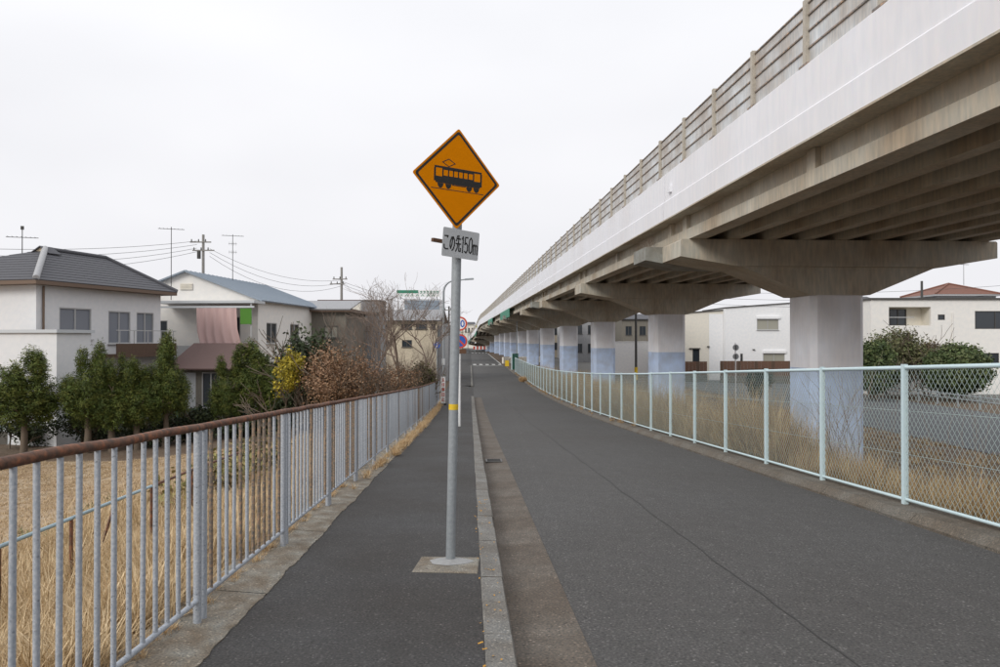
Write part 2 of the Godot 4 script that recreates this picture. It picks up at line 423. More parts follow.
func make_road():
	var s := mb()
	strip(s, [[0.69, -0.105], [2.08, -0.085], [4.78, -0.115]], -12, 45, 1.5)
	strip(s, [[0.24, -0.105], [2.08, -0.085], [4.78, -0.115]], 45, 80, 2.5)
	strip(s, [[0.24, -0.105], [2.08, -0.085], [4.78, -0.115]], 80, 420, 10)
	setting(obj("road", s, M.road_asphalt))
	s = mb()
	var wob := noise(0.1, 4)
	var d := 2.0
	while d < 60.0:                                       # a sealed paving joint that wanders a little
		var w0 := 0.03 * wob.get_noise_1d(d * 9.0)
		var w1 := 0.03 * wob.get_noise_1d((d + 0.12) * 9.0)
		quad(s, road(2.07 + w0, d, -0.081), road(2.082 + w0, d, -0.081), road(2.081 + w1, d + 0.12, -0.081), road(2.07 + w1, d + 0.12, -0.081))
		d += 0.12
	setting(obj("road_joint", s, M.seam))
	s = mb()
	strip(s, [[0.235, -0.11], [0.31, -0.118], [0.69, -0.101]], -12, 45, 1.0)
	setting(obj("gutter", s, M.gutter))
	s = mb()
	strip(s, [[-1.7, 0.0], [-0.6, 0.006], [0.088, 0.0]], -12, 45, 1.0)
	strip(s, [[-1.7, 0.0], [-0.6, 0.006], [0.24, -0.1]], 45, 58, 1.0)
	strip(s, [[-1.7, 0.0], [-0.6, 0.006], [0.088, 0.0]], 58, 104, 2.0)
	strip(s, [[-3.5, 0.0], [-0.6, 0.006], [0.24, -0.1]], 104, 420, 10.0)
	setting(obj("footway", s, M.walk_asphalt))
	# concrete strip that carries the railing, in cast lengths with a ragged edge towards the footway
	var base := Node3D.new()
	base.name = "railing_footing"
	add_child(base)
	setting(base)
	var patch := noise(0.1, 2)
	d = -1.0
	while d < 40.0:
		var e := d + 1.99
		s = mb()
		var n := 50
		for k in n:
			var a := lerpf(d, e, float(k) / n)
			var b := lerpf(d, e, float(k + 1) / n)
			var ra := -1.38 + 0.025 * patch.get_noise_1d(a * 7.0) + 0.016 * patch.get_noise_1d(a * 30.0 + 90.0) + 0.012 * patch.get_noise_1d(a * 150.0)
			var rb := -1.38 + 0.025 * patch.get_noise_1d(b * 7.0) + 0.016 * patch.get_noise_1d(b * 30.0 + 90.0) + 0.012 * patch.get_noise_1d(b * 150.0)
			var pr := [[-1.84, -0.35], [-1.84, 0.028], [-1.81, 0.04], [0.0, 0.009], [0.0, -0.05]]
			for j in 4:
				var ua: float = pr[j][0] if j < 3 else ra
				var ub: float = pr[j][0] if j < 3 else rb
				var va: float = pr[j + 1][0] if j < 2 else ra
				var vb: float = pr[j + 1][0] if j < 2 else rb
				quad(s, road(ua, a, pr[j][1]), road(va, a, pr[j + 1][1]), road(vb, b, pr[j + 1][1]), road(ub, b, pr[j][1]))
		obj("slab", s, M.old_concrete, base)
		d += 2.0
	# drain grate in the gutter
	var gr := thing("drain_grate", "small dark iron drain grate set in the gutter", "drain", road(0.45, 14.0, -0.098))
	gr.rotation = Vector3(-0.0527, -ROAD_TURN, 0)
	s = mb()
	for q in [-1, 1]:
		box(s, Vector3(q * 0.14, 0, 0), Vector3(0.03, 0.014, 0.5)); box(s, Vector3(0, 0, q * 0.235), Vector3(0.25, 0.014, 0.03))
	obj("frame", s, M.frame_dark, gr)
	for k in 8:
		s = mb()
		box(s, Vector3(0, 0, -0.19 + k * 0.054), Vector3(0.25, 0.012, 0.022))
		obj("bar", s, M.seam, gr)
	# kerb stones, 0.6 m each
	var kerb := Node3D.new()
	kerb.name = "kerb"
	add_child(kerb)
	setting(kerb)
	for part in [[-3.0, 45.0], [58.0, 104.0]]:
		d = part[0]
		while d < part[1] - 0.3:
			s = mb()
			var j := rng.randf_range(-0.004, 0.004)
			var a := d + 0.004
			var b := d + 0.595
			if b > part[1] - 0.55: j = -0.03
			var rings := []
			for e in [a, b]:
				rings.append([road(0.082, e, -0.25), road(0.252, e, -0.25), road(0.244 + j, e, -0.014 + j), road(0.232 + j, e, 0.012 + j), road(0.09 + j, e, 0.015 + j), road(0.08 + j, e, 0.008 + j)])
			loft(s, rings)
			obj("kerb_stone", s, M.kerb, kerb)
			d += 0.6
	# low concrete kerb under the wire fence
	var k2 := Node3D.new()
	k2.name = "fence_kerb"
	add_child(k2)
	setting(k2)
	d = -4.0
	while d < 92.0:
		s = mb()
		var rings := []
		for e in [d + 0.006, d + 1.994]:
			rings.append([road(4.74, e, -0.3), road(5.24, e, -0.3), road(5.24, e, 0.0), road(5.21, e, 0.012), road(4.82, e, -0.002), road(4.74, e, -0.085)])
		loft(s, rings)
		obj("kerb_stone", s, M.kerb_wide, k2)
		d += 2.0
	# two zebra crossings far down the road, and edge lines
	for z in [[107.0, 110.2, 5], [196.0, 200.0, 5]]:
		var zc := Node3D.new()
		zc.name = numbered("zebra_crossing")
		add_child(zc)
		setting(zc)
		for k in z[2]:
			s = mb()
			strip(s, [[0.45 + k * 0.92, -0.066], [0.45 + k * 0.92 + 0.46, -0.066]], z[0], z[1], 4.0)
			obj("stripe", s, M.road_paint, zc)
	s = mb()
	strip(s, [[4.55, -0.095], [4.70, -0.095]], 112, 190, 10)
	setting(obj("edge_line", s, M.road_paint))
	s = mb()
	strip(s, [[0.55, -0.075], [4.6, -0.07]], 103.0, 103.5, 1)
	setting(obj("stop_line", s, M.road_paint))

# ---------------------------------------------------------------- the viaduct
func via_sweep(s: SurfaceTool, prof: Array, d0: float, d1: float, caps := true):
	var n := 1 if d1 < 172.0 else 4
	var rings := []
	for k in n + 1:
		var d := lerpf(d0, d1, float(k) / n)
		var r := []
		for p in prof: r.append(via(p[0], p[1], d))
		rings.append(r)
	loft(s, rings, false)
	if not caps: return
	var poly := PackedVector2Array()
	for p in prof: poly.append(Vector2(p[0], p[1]))
	var ix := Geometry2D.triangulate_polygon(poly)
	for k in range(0, ix.size(), 3):
		tri(s, rings[0][ix[k]], rings[0][ix[k + 1]], rings[0][ix[k + 2]])
		tri(s, rings[-1][ix[k]], rings[-1][ix[k + 2]], rings[-1][ix[k + 1]])
func make_viaduct():
	var V := thing("viaduct", "long white and beige concrete road viaduct on blue and white columns", "viaduct")
	var mid := 11.43
	var pier0 := 22.83
	var gap := 17.2
	for k in range(-2, 14):
		var d := pier0 + gap * k
		var drop := via_drop(d)
		var c := via(mid, 0, d)
		var top := EYE + 1.31 - drop
		var foot := low_right(d) - 0.3
		if top < foot + 0.6: continue
		var turn := Basis(Vector3.UP, -VIA_TURN)
		var split := 0.58 if k == 0 else 0.76
		if top < split + 0.5: split = top - 0.5
		# column: white above, blue below, corners cut off
		var s := mb()
		var col: MeshInstance3D
		for band in 2:
			s = mb()
			var y0 := foot if band == 0 else split
			var y1 := split if band == 0 else top
			var rings := []
			for y in [y0, y1]:
				var r := []
				for q in [[-0.82, 0.66], [-0.66, 0.82], [0.66, 0.82], [0.82, 0.66], [0.82, -0.66], [0.66, -0.82], [-0.66, -0.82], [-0.82, -0.66]]:
					r.append(Vector3(c.x, y, c.z) + turn * Vector3(q[0], 0, q[1]))
				rings.append(r)
			loft(s, rings)
			if band == 0: col = obj("column", s, M.col_blue, V)
			else: obj("white_shaft", s, M.col_white, col)
		# cap beam with tapering ends and a haunch
		s = mb()
		var pv := PackedVector2Array([Vector2(6.6 - mid, 2.42), Vector2(8.3 - mid, 2.14), Vector2(14.56 - mid, 2.14), Vector2(16.26 - mid, 2.42), Vector2(16.26 - mid, 2.88), Vector2(16.22 - mid, 2.925), Vector2(6.64 - mid, 2.925), Vector2(6.6 - mid, 2.88)])
		plate(s, pv, -0.95, 0.95)
		var cap := obj("cap_beam", s, M.via_concrete, V)
		cap.transform = Transform3D(turn, Vector3(c.x, EYE - drop, c.z))
		s = mb()
		plate(s, PackedVector2Array([Vector2(10.5 - mid, 1.31), Vector2(12.36 - mid, 1.31), Vector2(14.4 - mid, 2.139), Vector2(8.46 - mid, 2.139)]), -0.86, 0.86)
		obj("haunch", s, M.via_concrete, cap)
		if k % 2 == 0:
			s = mb()
			plate(s, PackedVector2Array([Vector2(6.05 - mid, 2.50), Vector2(7.2 - mid, 2.3), Vector2(15.6 - mid, 2.3), Vector2(16.6 - mid, 2.52), Vector2(16.6 - mid, 2.92), Vector2(6.05 - mid, 2.92)]), -2.5, -0.955)
			obj("seat_ledge", s, M.via_ledge, cap)
	for k in range(-2, 13):
		var a := pier0 + gap * k
		var b := a + gap
		# nine girders side by side
		for g in 9:
			var x := 7.09 + g * 1.085
			var s := mb()
			var f := 0.25 if g == 0 or g == 8 else 0.17
			var wb := 0.12 if g == 0 or g == 8 else 0.09
			var tp := 3.66 if g == 0 or g == 8 else 4.15
			via_sweep(s, [[x - f, 2.93], [x + f, 2.93], [x + f, 3.24], [x + wb, 3.31], [x + wb, tp], [x - wb, tp], [x - wb, 3.31], [x - f, 3.24]], a + 0.02, b - 0.02)
			obj("girder", s, M.via_concrete, V)
		for q in [0.5, 0.045, 0.955]:                        # stiffeners on the outer girder
			var s := mb()
			var e := lerpf(a, b, q)
			via_sweep(s, [[6.85, 3.242], [6.99, 3.242], [6.99, 3.655], [6.85, 3.655]], e - 0.17, e + 0.17)
			obj("stiffener", s, M.via_concrete, V)
		var s2 := mb()
		var e2 := (a + b) / 2
		via_sweep(s2, [[7.22, 3.2], [15.64, 3.2], [15.64, 4.14], [7.22, 4.14]], e2 - 0.12, e2 + 0.12)
		obj("diaphragm", s2, M.via_concrete, V)
		s2 = mb()
		via_sweep(s2, [[7.202, 4.152], [15.658, 4.152], [15.658, 4.35], [7.202, 4.35]], a, b)
		obj("deck_slab", s2, M.via_concrete, V)
		for sd in 2:
			s2 = mb()
			var edge := []
			for q in [[6.602, 3.662], [7.2, 3.662], [7.2, 4.352], [6.722, 4.352], [6.722, 3.898], [6.602, 3.898]]:
				edge.append([q[0], q[1]] if sd == 0 else [22.86 - q[0], q[1]])
			if sd == 1: edge.reverse()
			via_sweep(s2, edge, a, b)
			obj("edge_slab", s2, M.via_concrete, V)
		# parapets with a small set-back, one length per span
		var par: MeshInstance3D
		for j in 3:
			s2 = mb()
			via_sweep(s2, [[6.43, 3.655], [6.60, 3.655], [6.60, 3.9], [6.72, 3.9], [6.72, 5.08], [6.50, 5.08], [6.48, 5.06], [6.48, 4.23], [6.43, 4.18]], a + gap * j / 3.0 + (0.035 if j == 0 else 0.002), a + gap * (j + 1) / 3.0 - (0.035 if j == 2 else 0.002))
			par = obj("parapet", s2, M.via_white, V)
		s2 = mb()
		via_sweep(s2, [[6.415, 3.615], [6.60, 3.615], [6.60, 3.652], [6.415, 3.652]], a + 0.012, b - 0.012)
		obj("drip_edge", s2, M.via_concrete, par)
		s2 = mb()
		via_sweep(s2, [[16.26, 3.655], [16.43, 3.655], [16.43, 5.08], [16.14, 5.08], [16.14, 3.9], [16.26, 3.9]], a + 0.012, b - 0.012)
		obj("parapet", s2, M.via_white, V)
		if k == -1:
			s2 = mb()
			via_sweep(s2, [[6.40, 4.40], [6.48, 4.40], [6.48, 4.62], [6.40, 4.62]], b - 0.75, b - 0.55)
			obj("junction_box", s2, M.via_white, par)
		# barrier of weathered panels between steel posts
		for j in 7:
			var p := a + gap / 7.0 * (j + 0.32)
			var q := p + gap / 7.0
			s2 = mb()
			via_sweep(s2, [[6.52, 5.085], [6.66, 5.085], [6.66, 6.33], [6.52, 6.33]], p - 0.055, p + 0.055)
			var post := obj("barrier_post", s2, M.barrier_post, V)
			s2 = mb()
			via_sweep(s2, [[6.49, 5.082], [6.71, 5.082], [6.71, 5.12], [6.49, 5.12]], p - 0.16, p + 0.16)
			obj("foot_plate", s2, M.barrier_rail, post)
			s2 = mb()
			via_sweep(s2, [[6.592, 5.10], [6.608, 5.10], [6.608, 6.26], [6.592, 6.26]], p + 0.058, q - 0.058)
			var pan := obj("barrier_panel", s2, M.barrier_panel, V)
			s2 = mb()
			for h in [5.40, 5.72, 6.02, 6.25]:
				via_sweep(s2, [[6.565, h], [6.59, h], [6.59, h + 0.028], [6.565, h + 0.028]], p + 0.058, q - 0.058)
			obj("rails", s2, M.barrier_rail, pan)
	# green sheets hung on the girders far along
	for q in [[86.5, 104.0, 2.6], [126.0, 142.0, 2.6], [205.0, 215.0, 2.7], [232.0, 246.0, 2.7]]:
		var s := mb()
		via_sweep(s, [[6.34, q[2]], [6.38, q[2]], [6.38, 3.62], [6.34, 3.62]], q[0], q[1])
		obj("green_sheet", s, M.green_sheet, V)

# ---------------------------------------------------------------- railings and fences
func make_railing():
	var R := thing("railing", "grey picket railing with rusty brown top pipe beside the footway", "railing")
	var u := -1.6
	var n := 19
	for i in n:
		var a := -0.03 + i * 1.99 + 0.45
		var b := a + 1.99
		var s := mb()
		var pts := []
		for k in 5:
			var d := lerpf(a, b, k / 4.0)
			pts.append(road(u, d, 1.17 + 0.004 * sin(d * 7.0)))
		tube(s, pts, 0.0225, 0.0225, 10)
		obj("top_pipe", s, M.rust, R)
		s = mb()
		tube(s, [road(u, a + 0.03, 0.155), road(u, b - 0.03, 0.155)], 0.017, 0.017, 6)
		obj("bottom_rail", s, M.galv, R)
		for e in [a + 0.045, b - 0.045]:
			s = mb()
			tube(s, [road(u, e, 0.0), road(u, e, 1.15)], 0.0235, 0.0235, 10)
			obj("post", s, M.galv, R)
		var np := 12
		var dark: float = [0.0, 0.04, 0.5, 0.1][i] if i < 4 else rng.randf_range(0.0, 0.4)
		for k in np:
			var e := lerpf(a + 0.035, b - 0.035, (k + 1.0) / (np + 1.0))
			s = mb()
			tube(s, [road(u, e, 0.15), road(u + rng.randf_range(-0.003, 0.003), e, 1.15)], 0.0125, 0.0125, 8 if i < 7 else 5, true, false)
			obj("picket", s, M.galv_rust if rng.randf() < dark else M.galv, R)
func make_wire_fence():
	var R := thing("wire_fence", "pale cyan chain link fence along the road under the viaduct", "fence")
	var u := 5.03
	var H := 1.60
	var n := 41
	for i in n + 1:
		var d := 2.57 + (i - 1) * 2.0
		var s := mb()
		var f := road(u, d)
		box(s, f + Vector3(0, H / 2 + 0.005, 0), Vector3(0.055, H + 0.03, 0.055), Basis(Vector3.UP, -ROAD_TURN))
		obj("post", s, M.fence_cyan, R)
		if i == n: break
		var e := d + 2.0
		var a := d + 0.03
		var b := e - 0.03
		s = mb()
		tube(s, [road(u, a, H - 0.02), road(u, b, H - 0.02)], 0.024, 0.024, 8)
		obj("top_rail", s, M.fence_cyan, R)
		s = mb()
		tube(s, [road(u, a, 0.06), road(u, b, 0.06)], 0.019, 0.019, 8)
		obj("bottom_rail", s, M.fence_cyan, R)
		for h in [0.58, 1.08]:
			s = mb()
			tube(s, [road(u + 0.012, a, h), road(u + 0.012, b, h)], 0.003, 0.003, 4)
			obj("tension_wire", s, M.wire_cyan, R)
		# the woven wire: diagonals both ways, one layer behind the other
		s = mb()
		var h0 := 0.07
		var h1 := H - 0.03
		var w := b - a
		var hh := h1 - h0
		var pitch := 0.078 if i < 14 else 0.156
		var rad := 0.0022 if i < 14 else 0.0028
		var rise := 1.25
		var m := int((w + hh / rise) / pitch)
		for k in range(1, m + 1):
			var x0 := k * pitch - hh / rise
			var p0 := Vector2(x0, 0.0)
			var p1 := Vector2(k * pitch, hh)
			if p0.x < 0.0: p0 = Vector2(0, -x0 * rise)
			if p1.x > w: p1 = Vector2(w, (w - x0) * rise)
			if p1.x <= p0.x: continue
			tube(s, [road(u + 0.003, a + p0.x, h0 + p0.y), road(u + 0.003, a + p1.x, h0 + p1.y)], rad, rad, 3, false, false)
			tube(s, [road(u - 0.003, b - p0.x, h0 + p0.y), road(u - 0.003, b - p1.x, h0 + p1.y)], rad, rad, 3, false, false)
		obj("wire_mesh", s, M.wire_cyan, R)
	# dark green netted end panel
	var E := thing("end_panel", "solid green panel closing the far end of the wire fence", "panel", Vector3.ZERO)
	var s2 := mb()
	var c := road(5.0, 88.6)
	var c2 := road(5.9, 91.0)
	var bs := Basis(Vector3.UP, atan2(c.x - c2.x, c.z - c2.z))
	box(s2, (c + c2) / 2 + Vector3(0, 0.95, 0), Vector3(0.05, 1.9, c.distance_to(c2) - 0.1), bs)
	obj("sheet", s2, M.green_sheet, E)
	for q in [c, c2]:
		s2 = mb()
		box(s2, q + Vector3(0, 1.0, 0), Vector3(0.09, 2.05, 0.09), bs)
		obj("post", s2, M.fence_cyan, E)
func make_low_pipe():
	var R := thing("pipe_rail", "low bluish pipe rail crossing the dry grass slope", "rail")
	var pts := []
	for q in [[-95, 588], [0, 546.5], [72, 518], [152, 486], [192, 470], [240, 452]]:
		var d: float = 740.0 * 3.5 / (470.0 - q[0]) * 1.0
		pts.append(at(q[0], q[1], d))
	for k in pts.size() - 1:
		var s := mb()
		tube(s, [pts[k], pts[k + 1]], 0.017, 0.017, 8)
		obj("pipe", s, M.pipe_blue if k < 3 else M.rust, R)
	for k in pts.size():
		var g := ground_at(pts[k].x, -pts[k].z)
		var s := mb()
		tube(s, [Vector3(pts[k].x, g.y - 0.1, pts[k].z), pts[k] - Vector3(0, 0.012, 0)], 0.016, 0.016, 8)
		obj("post", s, M.rust, R)
	var s3 := mb()
	var q3: Vector3 = (pts[2] + pts[3]) / 2
	tube(s3, [q3 - Vector3(0, 0.01, 0), q3 + Vector3(-0.1, -0.45, 0.1)], 0.013, 0.013, 6)
	obj("brace", s3, M.rust, R)

# ---------------------------------------------------------------- signs and street furniture
func pad(parent: Node, called: String, s: SurfaceTool, m) -> MeshInstance3D: return obj(called, s, m, parent)
func make_warning_sign():
	var foot := road(0.0, 5.87)
	foot.x = (450.6 - 500.0) / F * 5.87
	var S := thing("warning_sign", "yellow diamond tram warning sign with distance board on galvanized pole", "road sign", foot)
	# concrete patch around the foot
	var s := mb()
	var rings := []
	var slope := -0.0527
	for e in [[0.0, -0.1], [0.0, 0.006], [0.012, 0.010]]:
		var r := []
		for q in [[-0.27, 0.31], [0.225, 0.34], [0.225, -0.14], [-0.245, -0.17]]:
			var x: float = q[0] - signf(q[0]) * e[0]
			var z: float = q[1] - signf(q[1]) * e[0]
			r.append(Vector3(x, e[1] - slope * z, z))
		rings.append(r)
	loft(s, rings)
	var fo := obj("footing", s, M.old_concrete, S)
	s = mb()
	rings = []
	for e in [[0.17, 0.0105], [0.15, 0.016], [0.06, 0.034]]:
		var r := []
		for k in 24:
			var an := TAU * k / 24
			var rr: float = e[0] * (1.0 + 0.07 * sin(an * 3.0 + 1.0) + 0.04 * sin(an * 7.0))
			r.append(Vector3(cos(an) * rr, e[1] + slope * sin(an) * rr, -sin(an) * rr * 0.75))
		rings.append(r)
	loft(s, rings)
	obj("mortar_collar", s, M.mortar, fo)
	# the pole leans a little
	var lean := 0.0195
	var post := Node3D.new()
	post.name = "post"
	S.add_child(post)
	post.rotation.z = -lean
	s = mb()
	tube(s, [Vector3(0, 0.0, 0), Vector3(0, 1.2, 0), Vector3(0, 3.0, 0)], 0.0375, 0.0375, 20)
	obj("pole", s, M.pole_zinc, post)
	s = mb()
	tube(s, [Vector3(0, 1.21, 0), Vector3(0, 1.255, 0)], 0.0383, 0.0383, 20)
	obj("yellow_band", s, M.yellow_tape, post)
	s = mb()
	tube(s, [Vector3(0, 3.0, 0), Vector3(0, 3.015, 0)], 0.039, 0.03, 20)
	obj("pole_cap", s, M.sign_back, post)
	# diamond
	var D := Node3D.new()
	D.name = "diamond"
	S.add_child(D)
	D.transform = Transform3D(Basis(Vector3.BACK, -0.026) * Basis(Vector3.UP, 0.58), Vector3(0.06, 3.025, 0.075))
	var R := 0.396
	s = mb()
	plate(s, round_diamond(R, 0.016), -0.002, 0.0)
	var pl := obj("sign_plate", s, M.sign_yellow, D)
	s = mb()
	plate(s, round_diamond(R - 0.004, 0.03), -0.006, -0.0025)
	obj("sign_back", s, M.sign_back, D)
	s = mb()
	ring_plate(s, round_diamond(R - 0.019, 0.022), round_diamond(R - 0.046, 0.016), 0.0, 0.0006)
	obj("border", s, M.black, pl)
	s = mb()
	var k := 0.39
	var z := 0.0006
	var ink := func(x0, y0, x1, y1): plate(s, rect(x0 * k, y0 * k, x1 * k, y1 * k), 0.0, z)
	ink.call(-0.53, 0.165, 0.56, 0.205)          # roof line
	ink.call(-0.54, -0.10, -0.50, 0.165); ink.call(0.53, -0.10, 0.57, 0.165)
	ink.call(-0.50, -0.13, 0.53, -0.10)
	ink.call(-0.50, -0.10, -0.355, -0.0); ink.call(0.385, -0.10, 0.53, 0.0)      # door bottoms
	ink.call(-0.355, -0.10, -0.325, 0.165); ink.call(0.355, -0.10, 0.385, 0.165)
	ink.call(-0.325, -0.10, 0.355, 0.025)          # skirt under the windows
	for q in 5: ink.call(-0.325 + (q + 1) * 0.1133 - 0.013, 0.025, -0.325 + (q + 1) * 0.1133 + 0.013, 0.165)
	ink.call(-0.325, 0.14, 0.355, 0.165)
	ink.call(-0.60, -0.252, 0.62, -0.238)
	for x in [-0.39, -0.21, 0.27, 0.44]:
		var w := PackedVector2Array()
		for j in 9: w.append(Vector2(x + 0.068 * cos(PI + PI * j / 8), -0.133 + 0.098 * sin(PI + PI * j / 8)) * k)
		plate(s, w, 0.0, z)
	ink.call(-0.13, -0.15, 0.19, -0.134)
	var pan := PackedVector2Array([Vector2(-0.21, 0.375) * k, Vector2(-0.37, 0.29) * k, Vector2(-0.21, 0.206) * k, Vector2(-0.05, 0.29) * k])
	var pan2 := PackedVector2Array()
	for p in pan: pan2.append((p - Vector2(-0.21, 0.29) * k) * 0.78 + Vector2(-0.21, 0.29) * k)
	ring_plate(s, pan, pan2, 0.0, z)
	obj("tram_symbol", s, M.black, pl)
	s = mb()
	box(s, Vector3(0, 0.16, -0.018), Vector3(0.4, 0.03, 0.022)); box(s, Vector3(0, -0.16, -0.018), Vector3(0.4, 0.03, 0.022))
	obj("brace", s, M.sign_back, D)
	# distance board
	var B := Node3D.new()
	B.name = "distance_board"
	S.add_child(B)
	B.transform = Transform3D(Basis(Vector3.BACK, -0.07) * Basis(Vector3.UP, 0.70), Vector3(0.085, 2.515, 0.06))
	s = mb()
	var bw := 0.178
	var bh := 0.112
	var rr2 := PackedVector2Array()
	for q in [[1, 1, 0.0], [-1, 1, 0.25], [-1, -1, 0.5], [1, -1, 0.75]]:
		for j in 4: rr2.append(Vector2(q[0] * (bw - 0.012), q[1] * (bh - 0.012)) + Vector2.from_angle(TAU * (q[2] + j / 12.0)) * 0.012)
	plate(s, rr2, -0.003, 0.0)
	var bp := obj("board_plate", s, M.board_grey, B)
	s = mb()
	var sw := 0.0105
	var g := Vector2(0.062, 0.128)
	var y0 := -0.065
	var glyphs := [
		[[[0.12, 0.86], [0.72, 0.88], [0.62, 0.78]], [[0.10, 0.34], [0.12, 0.16], [0.35, 0.08], [0.85, 0.10]]],
		[[[0.52, 0.84], [0.42, 0.40], [0.24, 0.14], [0.10, 0.28], [0.12, 0.58], [0.34, 0.84], [0.62, 0.86], [0.86, 0.64], [0.86, 0.36], [0.72, 0.14], [0.50, 0.04]]],
		[[[0.30, 0.98], [0.14, 0.66]], [[0.22, 0.80], [0.86, 0.80]], [[0.53, 1.0], [0.53, 0.50]], [[0.06, 0.50], [0.96, 0.50]], [[0.40, 0.50], [0.34, 0.22], [0.08, 0.02]], [[0.64, 0.50], [0.64, 0.06], [0.94, 0.06], [0.95, 0.24]]],
		[[[0.30, 0.82], [0.62, 0.98], [0.62, 0.0]]],
		[[[0.86, 0.96], [0.26, 0.96], [0.20, 0.52], [0.55, 0.62], [0.86, 0.46], [0.86, 0.18], [0.58, 0.02], [0.18, 0.10]]],
		[[[0.50, 0.98], [0.22, 0.84], [0.14, 0.50], [0.22, 0.14], [0.50, 0.02], [0.78, 0.14], [0.86, 0.50], [0.78, 0.84], [0.50, 0.98]]],
		[[[0.06, 0.0], [0.06, 0.58]], [[0.06, 0.46], [0.28, 0.60], [0.48, 0.50], [0.48, 0.0]], [[0.48, 0.46], [0.72, 0.60], [0.94, 0.50], [0.94, 0.0]]],
	]
	var xs := [-0.166, -0.110, -0.053, -0.002, 0.030, 0.074, 0.121]
	var ws := [0.052, 0.054, 0.054, 0.034, 0.042, 0.044, 0.046]
	for i in glyphs.size():
		s = mb()
		for st in glyphs[i]: stroke(s, st, sw, 0.0, 0.0006, Vector2(xs[i], y0), Vector2(ws[i], g.y))
		obj("character", s, M.black, bp)
	s = mb()
	box(s, Vector3(-0.09, 0, -0.02), Vector3(0.34, 0.028, 0.03))
	obj("clamp", s, M.brown_board, B)

func sign_disc(parent: Node, c: Vector3, r: float, kind: String):
	var D := Node3D.new()
	D.name = "sign_disc"
	parent.add_child(D, true)
	D.position = c
	var s := mb()
	plate(s, circle(r, 36), -0.004, 0.0)
	var f := obj("face", s, M.white_paint if kind == "speed" else M.blue, D)
	if kind == "pedestrian":
		s = mb()
		plate(s, circle(r * 0.13, 12, Vector2(0, r * 0.5)), 0.0, 0.001)
		stroke(s, [[0, 0.35], [0, -0.1], [-0.3, -0.6]], r * 0.2, 0.0, 0.001, Vector2.ZERO, Vector2(r, r)); stroke(s, [[0, -0.1], [0.3, -0.6]], r * 0.2, 0.0, 0.001, Vector2.ZERO, Vector2(r, r))
		obj("symbol", s, M.white_paint, f)
		return
	s = mb()
	ring_plate(s, circle(r * 0.985, 36), circle(r * 0.76, 36), 0.0, 0.001)
	obj("red_ring", s, M.red, f)
	s = mb()
	if kind == "speed":
		stroke(s, [[-0.52, 0.34], [-0.34, 0.44], [-0.14, 0.36], [-0.12, 0.12], [-0.32, 0.02], [-0.12, -0.10], [-0.12, -0.34], [-0.34, -0.44], [-0.54, -0.34]], r * 0.17, 0.0, 0.001, Vector2.ZERO, Vector2(r, r))
		stroke(s, [[0.32, 0.44], [0.14, 0.30], [0.10, 0.0], [0.14, -0.30], [0.32, -0.44], [0.50, -0.30], [0.54, 0.0], [0.50, 0.30], [0.32, 0.44]], r * 0.17, 0.0, 0.001, Vector2.ZERO, Vector2(r, r))
		obj("numerals", s, M.blue, f)
	else:
		stroke(s, [[-0.52, 0.52], [0.52, -0.52]], r * 0.24, 0.0, 0.0008, Vector2.ZERO, Vector2(r, r))
		obj("slash", s, M.red, f)
